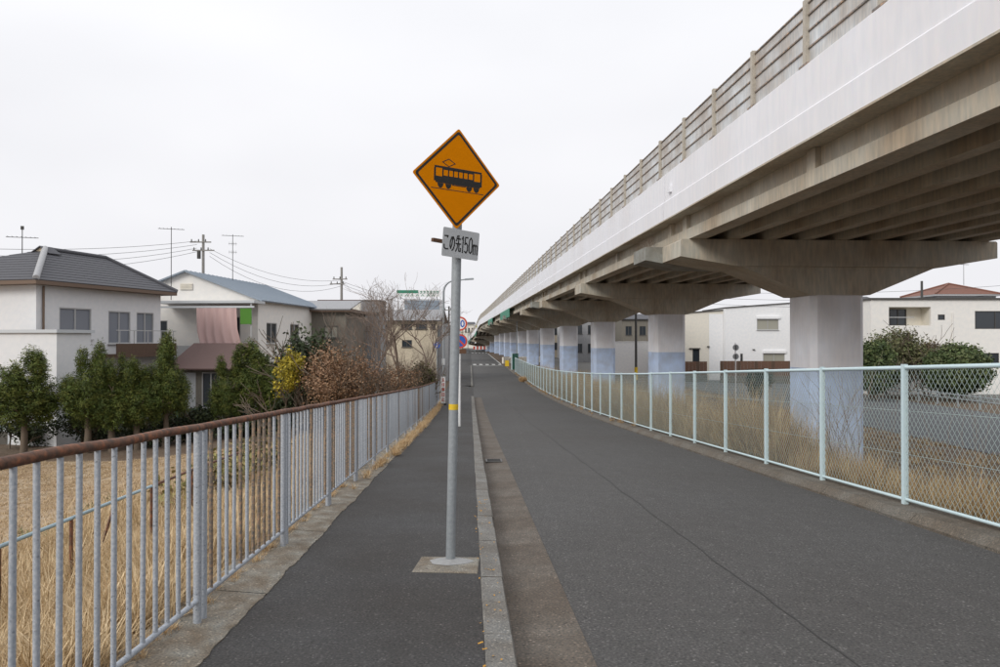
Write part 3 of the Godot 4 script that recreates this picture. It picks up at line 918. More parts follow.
func make_small_signs():
	var d := 22.3
	var foot := ground_pt(459.6, d)
	var S := thing("speed_sign", "speed limit and no parking discs on thin white pole", "road sign", foot)
	var s := mb()
	tube(s, [Vector3(0, -0.05, 0), Vector3(0.0, 3.35, 0)], 0.038, 0.038, 12)
	obj("pole", s, M.white_paint, S)
	var up := func(y): return EYE - (y - HOR) / F * d - foot.y
	sign_disc(S, Vector3(0.02, up.call(323.7), 0.045), 0.215, "speed")
	sign_disc(S, Vector3(0.02, up.call(341.2), 0.045), 0.215, "parking")
	s = mb()
	box(s, Vector3(0.03, up.call(351.2), 0.045), Vector3(0.34, 0.14, 0.01))
	obj("supplement_board", s, M.brown_board, S)
	# narrow white banner board with red characters
	d = 36.0
	foot = ground_pt(443.2, d)
	S = thing("banner_sign", "narrow white vertical board with red characters by the railing end", "sign", foot)
	s = mb()
	box(s, Vector3(0, 0.72, 0), Vector3(0.22, 1.30, 0.03))
	var b := obj("board", s, M.white_paint, S)
	s = mb()
	box(s, Vector3(0, 0.04, 0), Vector3(0.3, 0.08, 0.25))
	obj("stand", s, M.black, S)
	s = mb()
	var g := [
		[[[0.1, 0.8], [0.9, 0.8]], [[0.5, 1.0], [0.5, 0.0]], [[0.1, 0.4], [0.9, 0.4]], [[0.0, 0.0], [1, 0.0]]],
		[[[0.25, 1.0], [0.0, 0.6]], [[0.18, 0.7], [0.18, 0.0]], [[0.4, 0.85], [1.0, 0.85]], [[0.7, 1.0], [0.7, 0.0]], [[0.4, 0.45], [1.0, 0.45]]],
		[[[0.0, 0.9], [1.0, 0.9]], [[0.15, 0.7], [0.85, 0.7], [0.85, 0.25], [0.15, 0.25], [0.15, 0.7]], [[0.5, 1.0], [0.5, 0.0]], [[0.15, 0.48], [0.85, 0.48]]],
		[[[0.1, 0.9], [0.9, 0.9], [0.9, 0.0], [0.1, 0.0], [0.1, 0.9]], [[0.1, 0.45], [0.9, 0.45]]],
		[[[0.5, 1.0], [0.5, 0.0]], [[0.1, 0.6], [0.1, 0.0]], [[0.5, 0.55], [0.9, 0.55]], [[0.0, 0.0], [1.0, 0.0]]]]
	for i in 5:
		s = mb()
		for st in g[i]: stroke(s, st, 0.026, 0.016, 0.017, Vector2(-0.07, 1.135 - i * 0.235), Vector2(0.14, 0.16))
		obj("character", s, M.red, b)
	# round blue sign farther on
	d = 44.0
	foot = ground_pt(437.0, d)
	foot = road(-1.2, d)
	foot.x = (437.0 - 500.0) / F * d
	S = thing("pedestrian_sign", "small round blue sign on a thin pole past the railing", "road sign", foot)
	s = mb()
	tube(s, [Vector3(0, -0.05, 0), Vector3(0, 3.2, 0)], 0.03, 0.03, 8)
	obj("pole", s, M.pole_zinc, S)
	sign_disc(S, Vector3(0, EYE - (345 - HOR) / F * d - foot.y, 0.04), 0.19, "pedestrian")
	# street lamp with a bent arm
	d = 40.0
	foot = road(-1.25, d)
	foot.x = (443.6 - 500.0) / F * d
	S = thing("street_lamp", "grey street lamp with curved arm reaching over the road", "street lamp", foot)
	var pts := [Vector3(0, -0.05, 0), Vector3(0, 5.85, 0)]
	for k in 7: pts.append(Vector3(0.55 * (1 - cos(PI / 2 * (k + 1) / 7.0)), 5.85 + 0.62 * sin(PI / 2 * (k + 1) / 7.0), 0))
	pts.append(Vector3(1.15, 6.55, 0))
	s = mb()
	tube(s, pts, 0.062, 0.035, 10)
	obj("pole", s, M.pole_zinc, S)
	s = mb()
	bevel_box(s, Vector3(1.38, 6.57, 0), Vector3(0.5, 0.09, 0.2), 0.03, Basis(Vector3.BACK, 0.07))
	obj("lamp_head", s, M.pole_zinc, S)
	s = mb()
	box(s, Vector3(0, 2.1, 0.07), Vector3(0.16, 0.34, 0.1))
	obj("control_box", s, M.board_grey, S)
func ground_pt(x: float, d: float) -> Vector3: return Vector3((x - 500.0) / F * d, profile(d), -d)

func utility_pole(label: String, foot: Vector3, top: float, arms: Array, m, r := 0.15) -> Node3D:
	var S := thing("utility_pole", label, "utility pole", foot, 0.0, "utility poles among the houses")
	var s := mb()
	tube(s, [Vector3(0, -0.2, 0), Vector3(0, top, 0)], r, r * 0.65, 10)
	obj("pole", s, m, S)
	for a in arms:                                  # [height, reach to one side, reach to the other]
		s = mb()
		box(s, Vector3((a[2] - a[1]) / 2, a[0], 0.1), Vector3(a[1] + a[2], 0.09, 0.09))
		var arm := obj("cross_arm", s, M.pole_concrete, S)
		var x: float = -a[1] + 0.12
		while x < a[2]:
			s = mb()
			tube(s, [Vector3(x, a[0] + 0.05, 0.1), Vector3(x, a[0] + 0.14, 0.1), Vector3(x, a[0] + 0.24, 0.1)], 0.055, 0.03, 8)
			obj("insulator", s, M.pole_dark, arm)
			x += 0.55
	return S
func antenna(label: String, foot: Vector3, h: float, kind := 0):
	var S := thing("roof_antenna", label, "antenna", foot, 0.35, "television antennas on the roofs")
	var s := mb()
	tube(s, [Vector3(0, -0.1, 0), Vector3(0, h, 0)], 0.022, 0.018, 6)
	obj("mast", s, M.pole_dark, S)
	s = mb()
	var y := h * (0.97 if kind != 1 else 0.72)
	box(s, Vector3(0, y, 0), Vector3(1.3, 0.025, 0.025))
	for k in 7: box(s, Vector3(-0.55 + k * 0.18, y + 0.015, 0), Vector3(0.012, 0.012, 0.5 - 0.03 * k))
	obj("yagi", s, M.pole_dark, S)
	if kind == 1:
		s = mb()
		box(s, Vector3(0, h * 0.98, 0), Vector3(0.12, 0.16, 0.1))
		obj("booster", s, M.pole_dark, S)
	if kind == 2:
		s = mb()
		for yy in [0.8, 0.62]:
			box(s, Vector3(0, h * yy, 0), Vector3(0.5, 0.02, 0.02))
			for k in 4: box(s, Vector3(-0.2 + k * 0.13, h * yy, 0), Vector3(0.012, 0.22, 0.012))
		obj("reflector", s, M.pole_dark, S)
func wire(label: String, a: Vector3, b: Vector3, sag: float, r := 0.014):
	var pts := []
	for k in 13:
		var t := k / 12.0
		pts.append(a.lerp(b, t) - Vector3(0, sag * 4.0 * t * (1.0 - t), 0))
	var s := mb()
	tube(s, pts, r, r, 4, false, false)
	tag(obj("overhead_wire", s, M.wire), label, "wire", "overhead wires")
func make_poles():
	var a := at(203, 275, 58)
	var p1 := utility_pole("concrete utility pole with double cross arms rising behind gabled house", Vector3(a.x, low_left(58), -58), 12.1, [[11.5, 1.0, 0.65], [10.85, 0.8, 0.9]], M.pole_concrete)
	var s := mb()
	tube(s, [Vector3(-0.3, 10.2, 0.1), Vector3(-0.3, 10.8, 0.1)], 0.14, 0.14, 10)
	obj("transformer", s, M.pole_dark, p1)
	a = at(341.5, 300, 68)
	utility_pole("utility pole with forked top above the flat cream roof", Vector3(a.x, low_left(68), -68), 10.5, [[9.4, 0.8, 0.55], [8.95, 1.05, 0.35]], M.pole_concrete, 0.16)
	a = at(449, 300, 75)
	utility_pole("plain utility pole standing past the beige building", Vector3(a.x, low_left(75), -75), 7.2, [[6.8, 0.5, 0.5]], M.pole_dark, 0.13)
	a = at(636, 300, 70)
	var p4 := utility_pole("dark utility pole with yellow guard in front of white wall", Vector3(a.x, low_right(70), -70), 9.6, [[9.2, 0.5, 0.9]], M.pole_dark, 0.13)
	s = mb()
	tube(s, [Vector3(0, 0.3, 0), Vector3(0, 1.5, 0)], 0.16, 0.155, 12)
	obj("yellow_guard", s, M.yellow_tape, p4)
	a = at(517, 320, 97)
	utility_pole("slim pole beside the far end of wire fence", Vector3(a.x, low_right(97), -97), 6.2, [], M.pole_zinc, 0.09)
	# wires between the houses
	var g := Vector3(p1.position.x, 0, p1.position.z)
	for k in 4:
		var y := low_left(58) + 11.6 - 0.28 * k
		wire("%s thin cable slung from the double armed pole over slate roof" % ["topmost", "second highest", "second lowest", "lowest"][k], g + Vector3(-0.5, y, 0), at(-60, 247 + k * 6.5, 42), 0.35 + 0.1 * k)
	for k in 3:
		wire("%s thin cable from double armed pole towards the forked one" % ["upper", "middle", "lower"][k], g + Vector3(0.5, low_left(58) + 11.0 - 0.3 * k, 0), at(341, 280 + k * 3, 68), 0.9 + 0.25 * k)
	for k in 2:
		wire("%s thin cable leaving the forked pole behind the bare trees" % ["upper", "lower"][k], at(341, 281 + k * 3, 68), at(449, 303 + k * 4, 75), 0.5)
	for k in 3:
		wire("%s thin cable hanging across the street beyond the columns" % ["upper", "middle", "lower"][k], Vector3(p4.position.x, low_right(70) + 9.0 - 0.5 * k, -70), at(1010, 285 + k * 9, 60), 0.6)
	antenna("tall antenna mast with small box top behind hip roof", at(21.8, 264, 34), 1.7, 1)
	antenna("thin whip antenna mast in front of white gable", at(171, 298, 39.5), 3.8, 0)
	antenna("three tier antenna on the blue grey metal roof", at(232.5, 281, 46), 2.9, 2)
	antenna("small antenna on the brown pyramid roof", at(964, 284, 70), 1.9, 0)

# ---------------------------------------------------------------- buildings (local axes: x along the front, front faces +z)
func window(parent: Node, o: Vector3, x: Vector3, q: Array, frame, glass, sashes := 2, sill := true):    # fills the opening q of wall()
	var n := x.cross(Vector3.UP)
	var b := Basis(x, Vector3.UP, n)
	var w: float = q[2] - q[0]
	var h: float = q[3] - q[1]
	var c: Vector3 = o + x * (q[0] + q[2]) / 2.0 + Vector3.UP * (q[1] + q[3]) / 2.0
	var t := 0.05
	var s := mb()
	for e in [-1, 1]:
		box(s, c + x * e * (w / 2 - t / 2) - n * 0.05, Vector3(t, h, 0.08), b)
		box(s, c + Vector3.UP * e * (h / 2 - t / 2) - n * 0.05, Vector3(w - 2 * t, t, 0.08), b)
	for k in range(1, sashes): box(s, c + x * (-w / 2 + w * k / sashes) - n * 0.055, Vector3(t * 1.2, h - 2 * t, 0.06), b)
	var f := obj("window", s, frame, parent)
	for k in sashes:
		s = mb()
		box(s, c + x * (-w / 2 + w * (k + 0.5) / sashes) - n * 0.075, Vector3(w / sashes - 0.06, h - 2 * t, 0.012), b)
		obj("pane", s, glass if k % 2 == 0 or glass != M.glass else M.glass, f)
	if sill:
		s = mb()
		box(s, c - Vector3.UP * (h / 2 + 0.03) + n * 0.03, Vector3(w + 0.1, 0.05, 0.14), b)
		obj("sill", s, frame, f)
func walls(parent: Node, w: float, dep: float, h: float, m, front := [], right := [], left := [], depth := 0.14) -> MeshInstance3D:
	var s := mb()
	wall(s, Vector3(0, 0, 0), Vector3.RIGHT, w, h, front, depth)
	wall(s, Vector3(w, 0, 0), Vector3.FORWARD, dep, h, right, depth)
	wall(s, Vector3(w, 0, -dep), Vector3.LEFT, w, h)
	wall(s, Vector3(0, 0, -dep), Vector3.BACK, dep, h, left, depth)
	return obj("walls", s, m, parent)
func panel(s: SurfaceTool, pts: Array, t: float):        # a flat polygon given thickness downwards along its normal
	var n: Vector3 = ((pts[1] - pts[0]) as Vector3).cross(pts[2] - pts[0]).normalized()
	var low := []
	for p in pts: low.append(p - n * t)
	loft(s, [low, pts])
func tiled(parent: Node, called: String, a: Vector3, b: Vector3, c: Vector3, e: Vector3, rows: int, m):   # courses of a roof face: a-b is the eave, e-c the top
	var n := (b - a).cross(e - a).normalized()
	for k in rows:
		var t0 := float(k) / rows
		var t1 := float(k + 1) / rows
		var s := mb()
		var p0 := a.lerp(e, t0) + n * 0.02
		var p1 := b.lerp(c, t0) + n * 0.02
		var p2 := b.lerp(c, t1) + n * 0.006
		var p3 := a.lerp(e, t1) + n * 0.006
		quad(s, p0, p1, p2, p3)
		quad(s, p0 - n * 0.035, p1 - n * 0.035, p1, p0)
		obj(called, s, m, parent)
func make_left_houses():
	# slate-roofed house whose corner points at the road
	var turn := -0.239
	var c := at(36, 283, 30.0)
	var base := low_left(25) - 0.05
	var H := thing("hip_roof_house", "white two storey house with dark grey hip roof and pale ridge line", "house", Vector3(c.x, base, c.z), turn)
	var top := c.y - base + 0.1
	var W := 10.0
	var L := 7.4
	# local: corner at the origin, front runs to -x, side runs to -z
	var fr := [[W - 6.4, 3.9, W - 4.6, 5.2]]
	var si := [[1.15, 3.95, 2.9, 5.3], [3.9, 3.75, 5.3, 5.25], [5.7, 3.75, 6.9, 5.25], [1.2, 0.8, 3.0, 2.2]]
	var s := mb()
	wall(s, Vector3(-W, 0, 0), Vector3.RIGHT, W, top, fr)
	wall(s, Vector3(0, 0, 0), Vector3.FORWARD, L, top, si)
	wall(s, Vector3(0, 0, -L), Vector3.LEFT, W, top)
	wall(s, Vector3(-W, 0, -L), Vector3.BACK, L, top)
	obj("walls", s, M.stucco, H)
	for q in fr: window(H, Vector3(-W, 0, 0), Vector3.RIGHT, q, M.frame_silver, M.glass)
	for q in si: window(H, Vector3.ZERO, Vector3.FORWARD, q, M.frame_silver, M.net_curtain)
	var o := 0.55
	var e0 := Vector3(-W - o, top, o); var e1 := Vector3(o, top, o); var e2 := Vector3(o, top, -L - o); var e3 := Vector3(-W - o, top, -L - o)
	var r0 := Vector3(-2.2, top + 1.62, -2.6)
	var r1 := Vector3(-2.3, top + 1.62, -6.3)
	s = mb()
	box(s, Vector3(-W / 2, top - 0.09, -L / 2), Vector3(W + 2 * o - 0.02, 0.16, L + 2 * o - 0.02))
	obj("eaves", s, M.eave, H)
	s = mb()
	panel(s, [e0, e1, r0], 0.05); panel(s, [e2, e3, r1], 0.05)
	panel(s, [e3, e0, r0, r1], 0.05)
	panel(s, [e1, e2, r1, r0], 0.05)
	var roof := obj("roof", s, M.roof_tile, H)
	tiled(roof, "tile_course", e1, e2, r1, r0, 12, M.roof_tile)
	tiled(roof, "tile_course", e0, e1, r0, r0 + Vector3(-0.01, 0, 0), 12, M.roof_tile)
	s = mb()
	tube(s, [e1 + Vector3(-0.05, 0.06, -0.05), r0 + Vector3(0, 0.06, 0)], 0.13, 0.13, 8)
	obj("ridge_tiles", s, M.ridge, roof)
	s = mb()
	tube(s, [r0 + Vector3(0, 0.05, 0.1), r1 + Vector3(0, 0.05, 0)], 0.1, 0.1, 8)
	tube(s, [r1 + Vector3(0, 0.05, 0), e2 + Vector3(0, 0.05, 0)], 0.09, 0.09, 8)
	obj("ridge_tiles", s, M.roof_tile, roof)
	s = mb()
	tri(s, r0 + Vector3(-0.5, -0.16, 0.2), r0 + Vector3(0.4, -0.16, 0.2), r0 + Vector3(0, 0.1, 0.2))
	obj("gablet", s, M.beige, roof)
	s = mb()
	panel(s, [r0 + Vector3(-0.6, -0.19, 0.3), r0 + Vector3(0, 0.15, 0.3), r0 + Vector3(0, 0.15, -0.4), r0 + Vector3(-0.6, -0.19, -0.4)], 0.04)
	panel(s, [r0 + Vector3(0, 0.15, 0.3), r0 + Vector3(0.5, -0.19, 0.3), r0 + Vector3(0.5, -0.19, -0.4), r0 + Vector3(0, 0.15, -0.4)], 0.04)
	obj("gablet_roof", s, M.roof_tile, roof)
	s = mb()
	tube(s, [Vector3(0.06, 0.1, -0.3), Vector3(0.06, top - 0.2, -0.3)], 0.045, 0.045, 8)
	obj("downpipe", s, M.eave, H)
	s = mb()
	box(s, Vector3(0.5, 3.2, -5.3), Vector3(1.0, 0.14, 4.0)); box(s, Vector3(0.97, 3.5, -5.3), Vector3(0.05, 0.5, 4.0))
	obj("balcony", s, M.wood_dark, H)
	s = mb()
	for k in 5: box(s, Vector3(0.97, 4.05, -3.5 - k * 0.9), Vector3(0.03, 0.6, 0.03))
	box(s, Vector3(0.97, 4.35, -5.3), Vector3(0.04, 0.04, 4.0))
	obj("balcony_rail", s, M.frame_silver, H)
	# white annexe in front
	var ax := at(-25, 333, 27.8)
	var A := thing("annexe", "pale flat roofed annexe in front of the hip roofed house", "shed", Vector3(ax.x, base, ax.z), turn)
	var ah := ax.y - base
	walls(A, 3.7, 1.6, ah, M.stucco, [[0.8, 0.05, 1.7, 1.95]])
	s = mb()
	box(s, Vector3(0.45, 1.0, 0), Vector3(0.84, 1.86, 0.05), Basis())
	var dr := obj("door", s, M.board_grey, A)
	dr.position = Vector3(0.8, 0, -0.06)
	s = mb()
	box(s, Vector3(0.8, 1.0, 0.04), Vector3(0.03, 0.1, 0.04))
	obj("handle", s, M.frame_dark, dr)
	s = mb()
	box(s, Vector3(1.85, ah + 0.06, -0.8), Vector3(3.9, 0.12, 1.8))
	obj("roof", s, M.board_grey, A)
	# gabled house with a blue-grey metal roof
	turn = -0.074
	var d := 41.0
	var g := at(258, 299, d)
	base = low_left(40) - 0.05
	var eh := g.y - base
	var B := thing("gabled_house", "cream gabled house with blue grey metal roof beyond the slate roof", "house", Vector3(g.x, base, g.z), turn)
	var hw := 4.1
	var rise := at(184, 271, d).y - g.y
	var dep := 11.0
	s = mb()
	var fo := [[1.2, 3.6, 3.0, 5.0], [5.2, 3.5, 7.2, 5.2], [4.4, 0.2, 6.2, 2.1]]
	wall(s, Vector3(-2 * hw, 0, 0), Vector3.RIGHT, 2 * hw, eh, fo)
	tri(s, Vector3(-2 * hw, eh, 0), Vector3(0, eh, 0), Vector3(-hw, eh + rise, 0))
	wall(s, Vector3(0, 0, 0), Vector3.FORWARD, dep, eh, [[1.2, 3.7, 2.8, 4.9], [5.0, 3.7, 6.6, 4.9]])
	wall(s, Vector3(0, 0, -dep), Vector3.LEFT, 2 * hw, eh)
	tri(s, Vector3(0, eh, -dep), Vector3(-2 * hw, eh, -dep), Vector3(-hw, eh + rise, -dep))
	wall(s, Vector3(-2 * hw, 0, -dep), Vector3.BACK, dep, eh)
	obj("walls", s, M.pale_cream, B)
	for q in fo: window(B, Vector3(-2 * hw, 0, 0), Vector3.RIGHT, q, M.frame_silver, M.glass)
	for q in [[1.2, 3.7, 2.8, 4.9], [5.0, 3.7, 6.6, 4.9]]: window(B, Vector3.ZERO, Vector3.FORWARD, q, M.frame_silver, M.glass)
	s = mb()
	var k := 0.35
	var sl := rise / hw
	panel(s, [Vector3(k, eh - k * sl + 0.06, 0.3), Vector3(k, eh - k * sl + 0.06, -dep - 0.3), Vector3(-hw, eh + rise + 0.06, -dep - 0.3), Vector3(-hw, eh + rise + 0.06, 0.3)], 0.08)
	panel(s, [Vector3(-hw, eh + rise + 0.06, 0.3), Vector3(-hw, eh + rise + 0.06, -dep - 0.3), Vector3(-2 * hw - k, eh - k * sl + 0.06, -dep - 0.3), Vector3(-2 * hw - k, eh - k * sl + 0.06, 0.3)], 0.08)
	roof = obj("roof", s, M.roof_metal, B)
	for j in 22:
		s = mb()
		var z := 0.15 - j * (dep + 0.3) / 21.0
		tube(s, [Vector3(k, eh - k * sl + 0.075, z), Vector3(-hw, eh + rise + 0.075, z)], 0.018, 0.018, 4)
		obj("standing_seam", s, M.roof_metal, roof)
	s = mb()
	box(s, Vector3(-hw, eh + rise * 0.45, 0.04), Vector3(0.7, 0.35, 0.06))
	for j in 4: box(s, Vector3(-hw, eh + rise * 0.45 - 0.12 + j * 0.08, 0.08), Vector3(0.64, 0.02, 0.05))
	obj("gable_vent", s, M.cream, B)
	# front porch roof and balcony slab
	s = mb()
	box(s, Vector3(-2.4, eh - 0.22, 0.75), Vector3(5.6, 0.14, 1.5)); box(s, Vector3(-2.4, eh - 0.5, 1.5), Vector3(5.6, 0.1, 0.1))
	obj("canopy", s, M.board_grey, B)
	s = mb()
	box(s, Vector3(-2.4, 2.75, 0.7), Vector3(5.4, 0.16, 1.4)); box(s, Vector3(-2.4, 3.2, 1.38), Vector3(5.4, 0.8, 0.05))
	obj("balcony", s, M.frame_silver, B)
	for x in [-5.0, 0.2]:
		s = mb()
		tube(s, [Vector3(x, 0, 1.4), Vector3(x, eh - 0.3, 1.4)], 0.05, 0.05, 8)
		obj("canopy_post", s, M.frame_silver, B)
	# cloth hung from the canopy
	s = mb()
	s.set_smooth_group(0)
	var n := 26
	var cols := []
	for j in n + 1:
		var t := float(j) / n
		cols.append([Vector3(t * 2.2, 0, 0.05 * sin(t * 31.0)), Vector3(t * 2.2 + 0.5, -2.5 - 0.25 * sin(t * 5.0), 0.25 + 0.09 * sin(t * 31.0 + 0.6))])
	for j in n:
		var m0: Vector3 = (cols[j][0] + cols[j][1]) / 2 + Vector3(-0.12, 0, 0.02)
		var m1: Vector3 = (cols[j + 1][0] + cols[j + 1][1]) / 2 + Vector3(-0.12, 0, 0.02)
		quad(s, cols[j][1], cols[j + 1][1], m1, m0); quad(s, m0, m1, cols[j + 1][0], cols[j][0])
	var cl := obj("hanging_cloth", s, M.pink_cloth)
	cl.transform = Transform3D(Basis(Vector3.UP, turn), Vector3(g.x, base, g.z) + Basis(Vector3.UP, turn) * Vector3(-2.75, eh - 0.56, 1.58))
	tag(cl, "pale pink cloth hanging from canopy of cream gabled house", "cloth")
	s = mb()
	box(s, Vector3.ZERO, Vector3(0.62, 0.85, 0.03))
	var gc := obj("green_blind", s, M.green_cloth)
	gc.transform = Transform3D(Basis(Vector3.UP, turn), Vector3(g.x, base, g.z) + Basis(Vector3.UP, turn) * Vector3(-0.05, eh - 1.0, 1.50))
	tag(gc, "small bright green blind beside the pink cloth", "blind")
	# lean-to with a dark brown awning roof
	var q0 := at(176, 366, 36.0)
	var S := thing("lean_to", "low lean-to with dark brown awning roof before the gabled house", "shed", Vector3(q0.x, base, q0.z), turn)
	var lw := 3.0
	var lh := q0.y - base
	walls(S, lw, 2.4, lh, M.dark_wall, [[0.3, 0.1, 1.0, lh - 0.3], [1.3, 0.6, 2.2, lh - 0.3]])
	window(S, Vector3.ZERO, Vector3.RIGHT, [1.3, 0.6, 2.2, lh - 0.3], M.frame_silver, M.glass)
	s = mb()
	box(s, Vector3(0.65, lh / 2 - 0.1, -0.08), Vector3(0.68, lh - 0.45, 0.04))
	obj("door", s, M.board_grey, S)
	s = mb()
	panel(s, [Vector3(-0.2, lh - 0.1, 0.7), Vector3(lw + 0.2, lh - 0.1, 0.7), Vector3(lw - 0.1, lh + 1.1, -2.2), Vector3(-0.2, lh + 1.1, -2.2)], 0.07)
	obj("awning", s, M.brown_awning, S)
	s = mb()
	box(s, Vector3(lw / 2, 0.35, 1.1), Vector3(4.4, 0.7, 0.14))
	obj("garden_wall", s, M.grey_block, S)

func flat_house(called: String, label: String, x0: float, x1: float, ytop: float, d: float, dep: float, base: float, m, holes: Array, frame, glass, roof_m, roof_t := 0.14, lip := 0.12) -> Array:
	var a := at(x0, ytop, d)
	var w := (x1 - x0) / F * d
	var h := a.y - base
	var H := thing(called, label, "building", Vector3(a.x, base, a.z))
	var hs := []
	for q in holes:                     # given in pixels of the photograph on this wall
		var p0 := at(q[0], q[3], d)
		var p1 := at(q[2], q[1], d)
		hs.append([p0.x - a.x, p0.y - base, p1.x - a.x, p1.y - base])
	walls(H, w, dep, h, m, hs)
	for q in hs: window(H, Vector3.ZERO, Vector3.RIGHT, q, frame, glass)
	if roof_m != null:
		var s := mb()
		box(s, Vector3(w / 2, h + roof_t / 2 + 0.002, -dep / 2), Vector3(w + 2 * lip, roof_t, dep + 2 * lip))
		obj("roof", s, roof_m, H)
	return [H, w, h, a]
func make_middle_houses():
	var base := low_left(45)
	# dark weathered house behind the shrubs
	var r := flat_house("weathered_house", "dark weathered house with low roof behind the brown shrubs", 264, 346, 312, 50, 7.0, base, M.dark_wall, [[272, 326, 286, 340], [298, 325, 312, 340], [324, 326, 338, 338]], M.frame_dark, M.curtain, M.eave, 0.22, 0.4)
	var s := mb()
	var w: float = r[1]
	var h: float = r[2]
	panel(s, [Vector3(-0.4, h + 0.2, 0.5), Vector3(w + 0.4, h + 0.2, 0.5), Vector3(w + 0.4, h + 0.95, -3.5), Vector3(-0.4, h + 0.95, -3.5)], 0.08)
	obj("roof_slope", s, M.grey_siding, r[0])
	flat_house("cream_block", "low cream building with flat roof under the forked utility pole", 318, 360, 301, 64, 5.0, base, M.cream, [[322, 314, 330, 322], [340, 314, 348, 322]], M.frame_dark, M.glass, M.brown_awning, 0.1, 0.05)
	r = flat_house("grey_tower", "tall grey corrugated box building beside the beige house", 361, 380, 301, 58, 3.0, base, M.grey_siding, [[366, 326, 372, 331]], M.frame_dark, M.glass, M.frame_dark, 0.08, 0.06)
	for k in 14:
		s = mb()
		box(s, Vector3(0.07 + k * r[1] / 14.0, r[2] / 2, 0.02), Vector3(0.05, r[2] - 0.1, 0.04))
		obj("rib", s, M.grey_siding, r[0])
	s = mb()
	box(s, Vector3(0.75, at(0, 313, 58).y - base, 0.15), Vector3(1.5, 0.14, 0.3))
	obj("ledge", s, M.frame_dark, r[0])
	# beige two-storey building, grey pitched roof
	var d := 66.0
	base = low_left(66)
	r = flat_house("beige_house", "beige two storey building with grey roof behind the bare trees", 381, 437, 320.5, d, 8.0, base, M.beige, [[385, 324.5, 389, 329], [401, 324, 412, 329], [416, 324, 427, 329], [431, 324, 435.5, 329], [384, 340, 390, 346], [402, 340, 412, 347]], M.frame_dark, M.glass, null)
	w = r[1]; h = r[2]
	s = mb()
	panel(s, [Vector3(-0.3, h, 0.5), Vector3(w + 0.4, h, 0.5), Vector3(w + 0.4, h + 1.1, -3.6), Vector3(-0.3, h + 1.1, -3.6)], 0.08)
	panel(s, [Vector3(w + 0.4, h, -8.4), Vector3(-0.3, h, -8.4), Vector3(-0.3, h + 1.1, -3.7), Vector3(w + 0.4, h + 1.1, -3.7)], 0.08)
	var rf := obj("roof", s, M.roof_tile, r[0])
	tiled(rf, "tile_course", Vector3(-0.3, h, 0.5), Vector3(w + 0.4, h, 0.5), Vector3(w + 0.4, h + 1.1, -3.6), Vector3(-0.3, h + 1.1, -3.6), 10, M.grey_siding)
	s = mb()
	tri(s, Vector3(w, h, 0), Vector3(w, h, -8.0), Vector3(w, h + 1.05, -3.65))
	obj("gable", s, M.grey_siding, r[0])
	s = mb()
	box(s, Vector3(w + 0.5, h / 2 - 0.2, -3.0), Vector3(0.98, h - 0.5, 5.0))
	obj("side_wing", s, M.grey_siding, r[0])
	# roof-top sign board of a shop beyond
	d = 118.0
	base = low_left(d)
	var p := at(404, 315, d)
	var B := thing("shop_building", "distant pale blue shop building carrying a green roof sign", "building", Vector3(p.x, base, p.z))
	w = 36.0 / F * d
	h = at(0, 299, d).y - base
	walls(B, w, 6.0, h, M.stucco, [[0.6, h - 2.6, 2.6, h - 1.0], [3.2, h - 2.4, 5.0, h - 0.9]])
	window(B, Vector3.ZERO, Vector3.RIGHT, [0.6, h - 2.6, 2.6, h - 1.0], M.frame_silver, M.glass)
	window(B, Vector3.ZERO, Vector3.RIGHT, [3.2, h - 2.4, 5.0, h - 0.9], M.frame_silver, M.glass)
	s = mb()
	box(s, Vector3(w / 2, h - 1.4, 0.06), Vector3(w - 0.2, 2.4, 0.08))
	obj("blue_fascia", s, M.roof_metal, B)
	var Sg := thing("roof_sign", "green and white rooftop sign board with worn lettering", "sign", Vector3(p.x - 1.0, base + h, p.z + 0.3))
	s = mb()
	box(s, Vector3(3.4, 0.85, 0), Vector3(7.0, 1.1, 0.15))
	var bd := obj("board", s, M.white_paint, Sg)
	s = mb()
	box(s, Vector3(1.6, 1.15, 0.09), Vector3(3.4, 0.48, 0.03))
	obj("green_band", s, M.green_sheet, bd)
	s = mb()
	for k in 6:
		var x := 3.6 + k * 0.52
		s = mb()
		for st in [[[0, 0.45], [0.7, 0.45]], [[0.35, 0.6], [0.35, 0.0]], [[0.0, 0.0], [0.7, 0.1]]]: stroke(s, st, 0.09, 0.08, 0.085, Vector2(x, 0.9), Vector2(0.5, 0.6))
		obj("character", s, M.green_sheet, bd)
	for k in 7:
		s = mb()
		stroke(s, [[0, 0], [0.3, 0.3], [0.6, 0.0]], 0.08, 0.08, 0.085, Vector2(0.4 + k * 0.85, 0.45), Vector2(0.7, 0.9))
		obj("character", s, M.green_sheet, bd)
	s = mb()
	for x in [0.5, 3.4, 6.3]: box(s, Vector3(x, 0.15, -0.12), Vector3(0.1, 0.5, 0.1))
	obj("sign_frame", s, M.pole_dark, Sg)

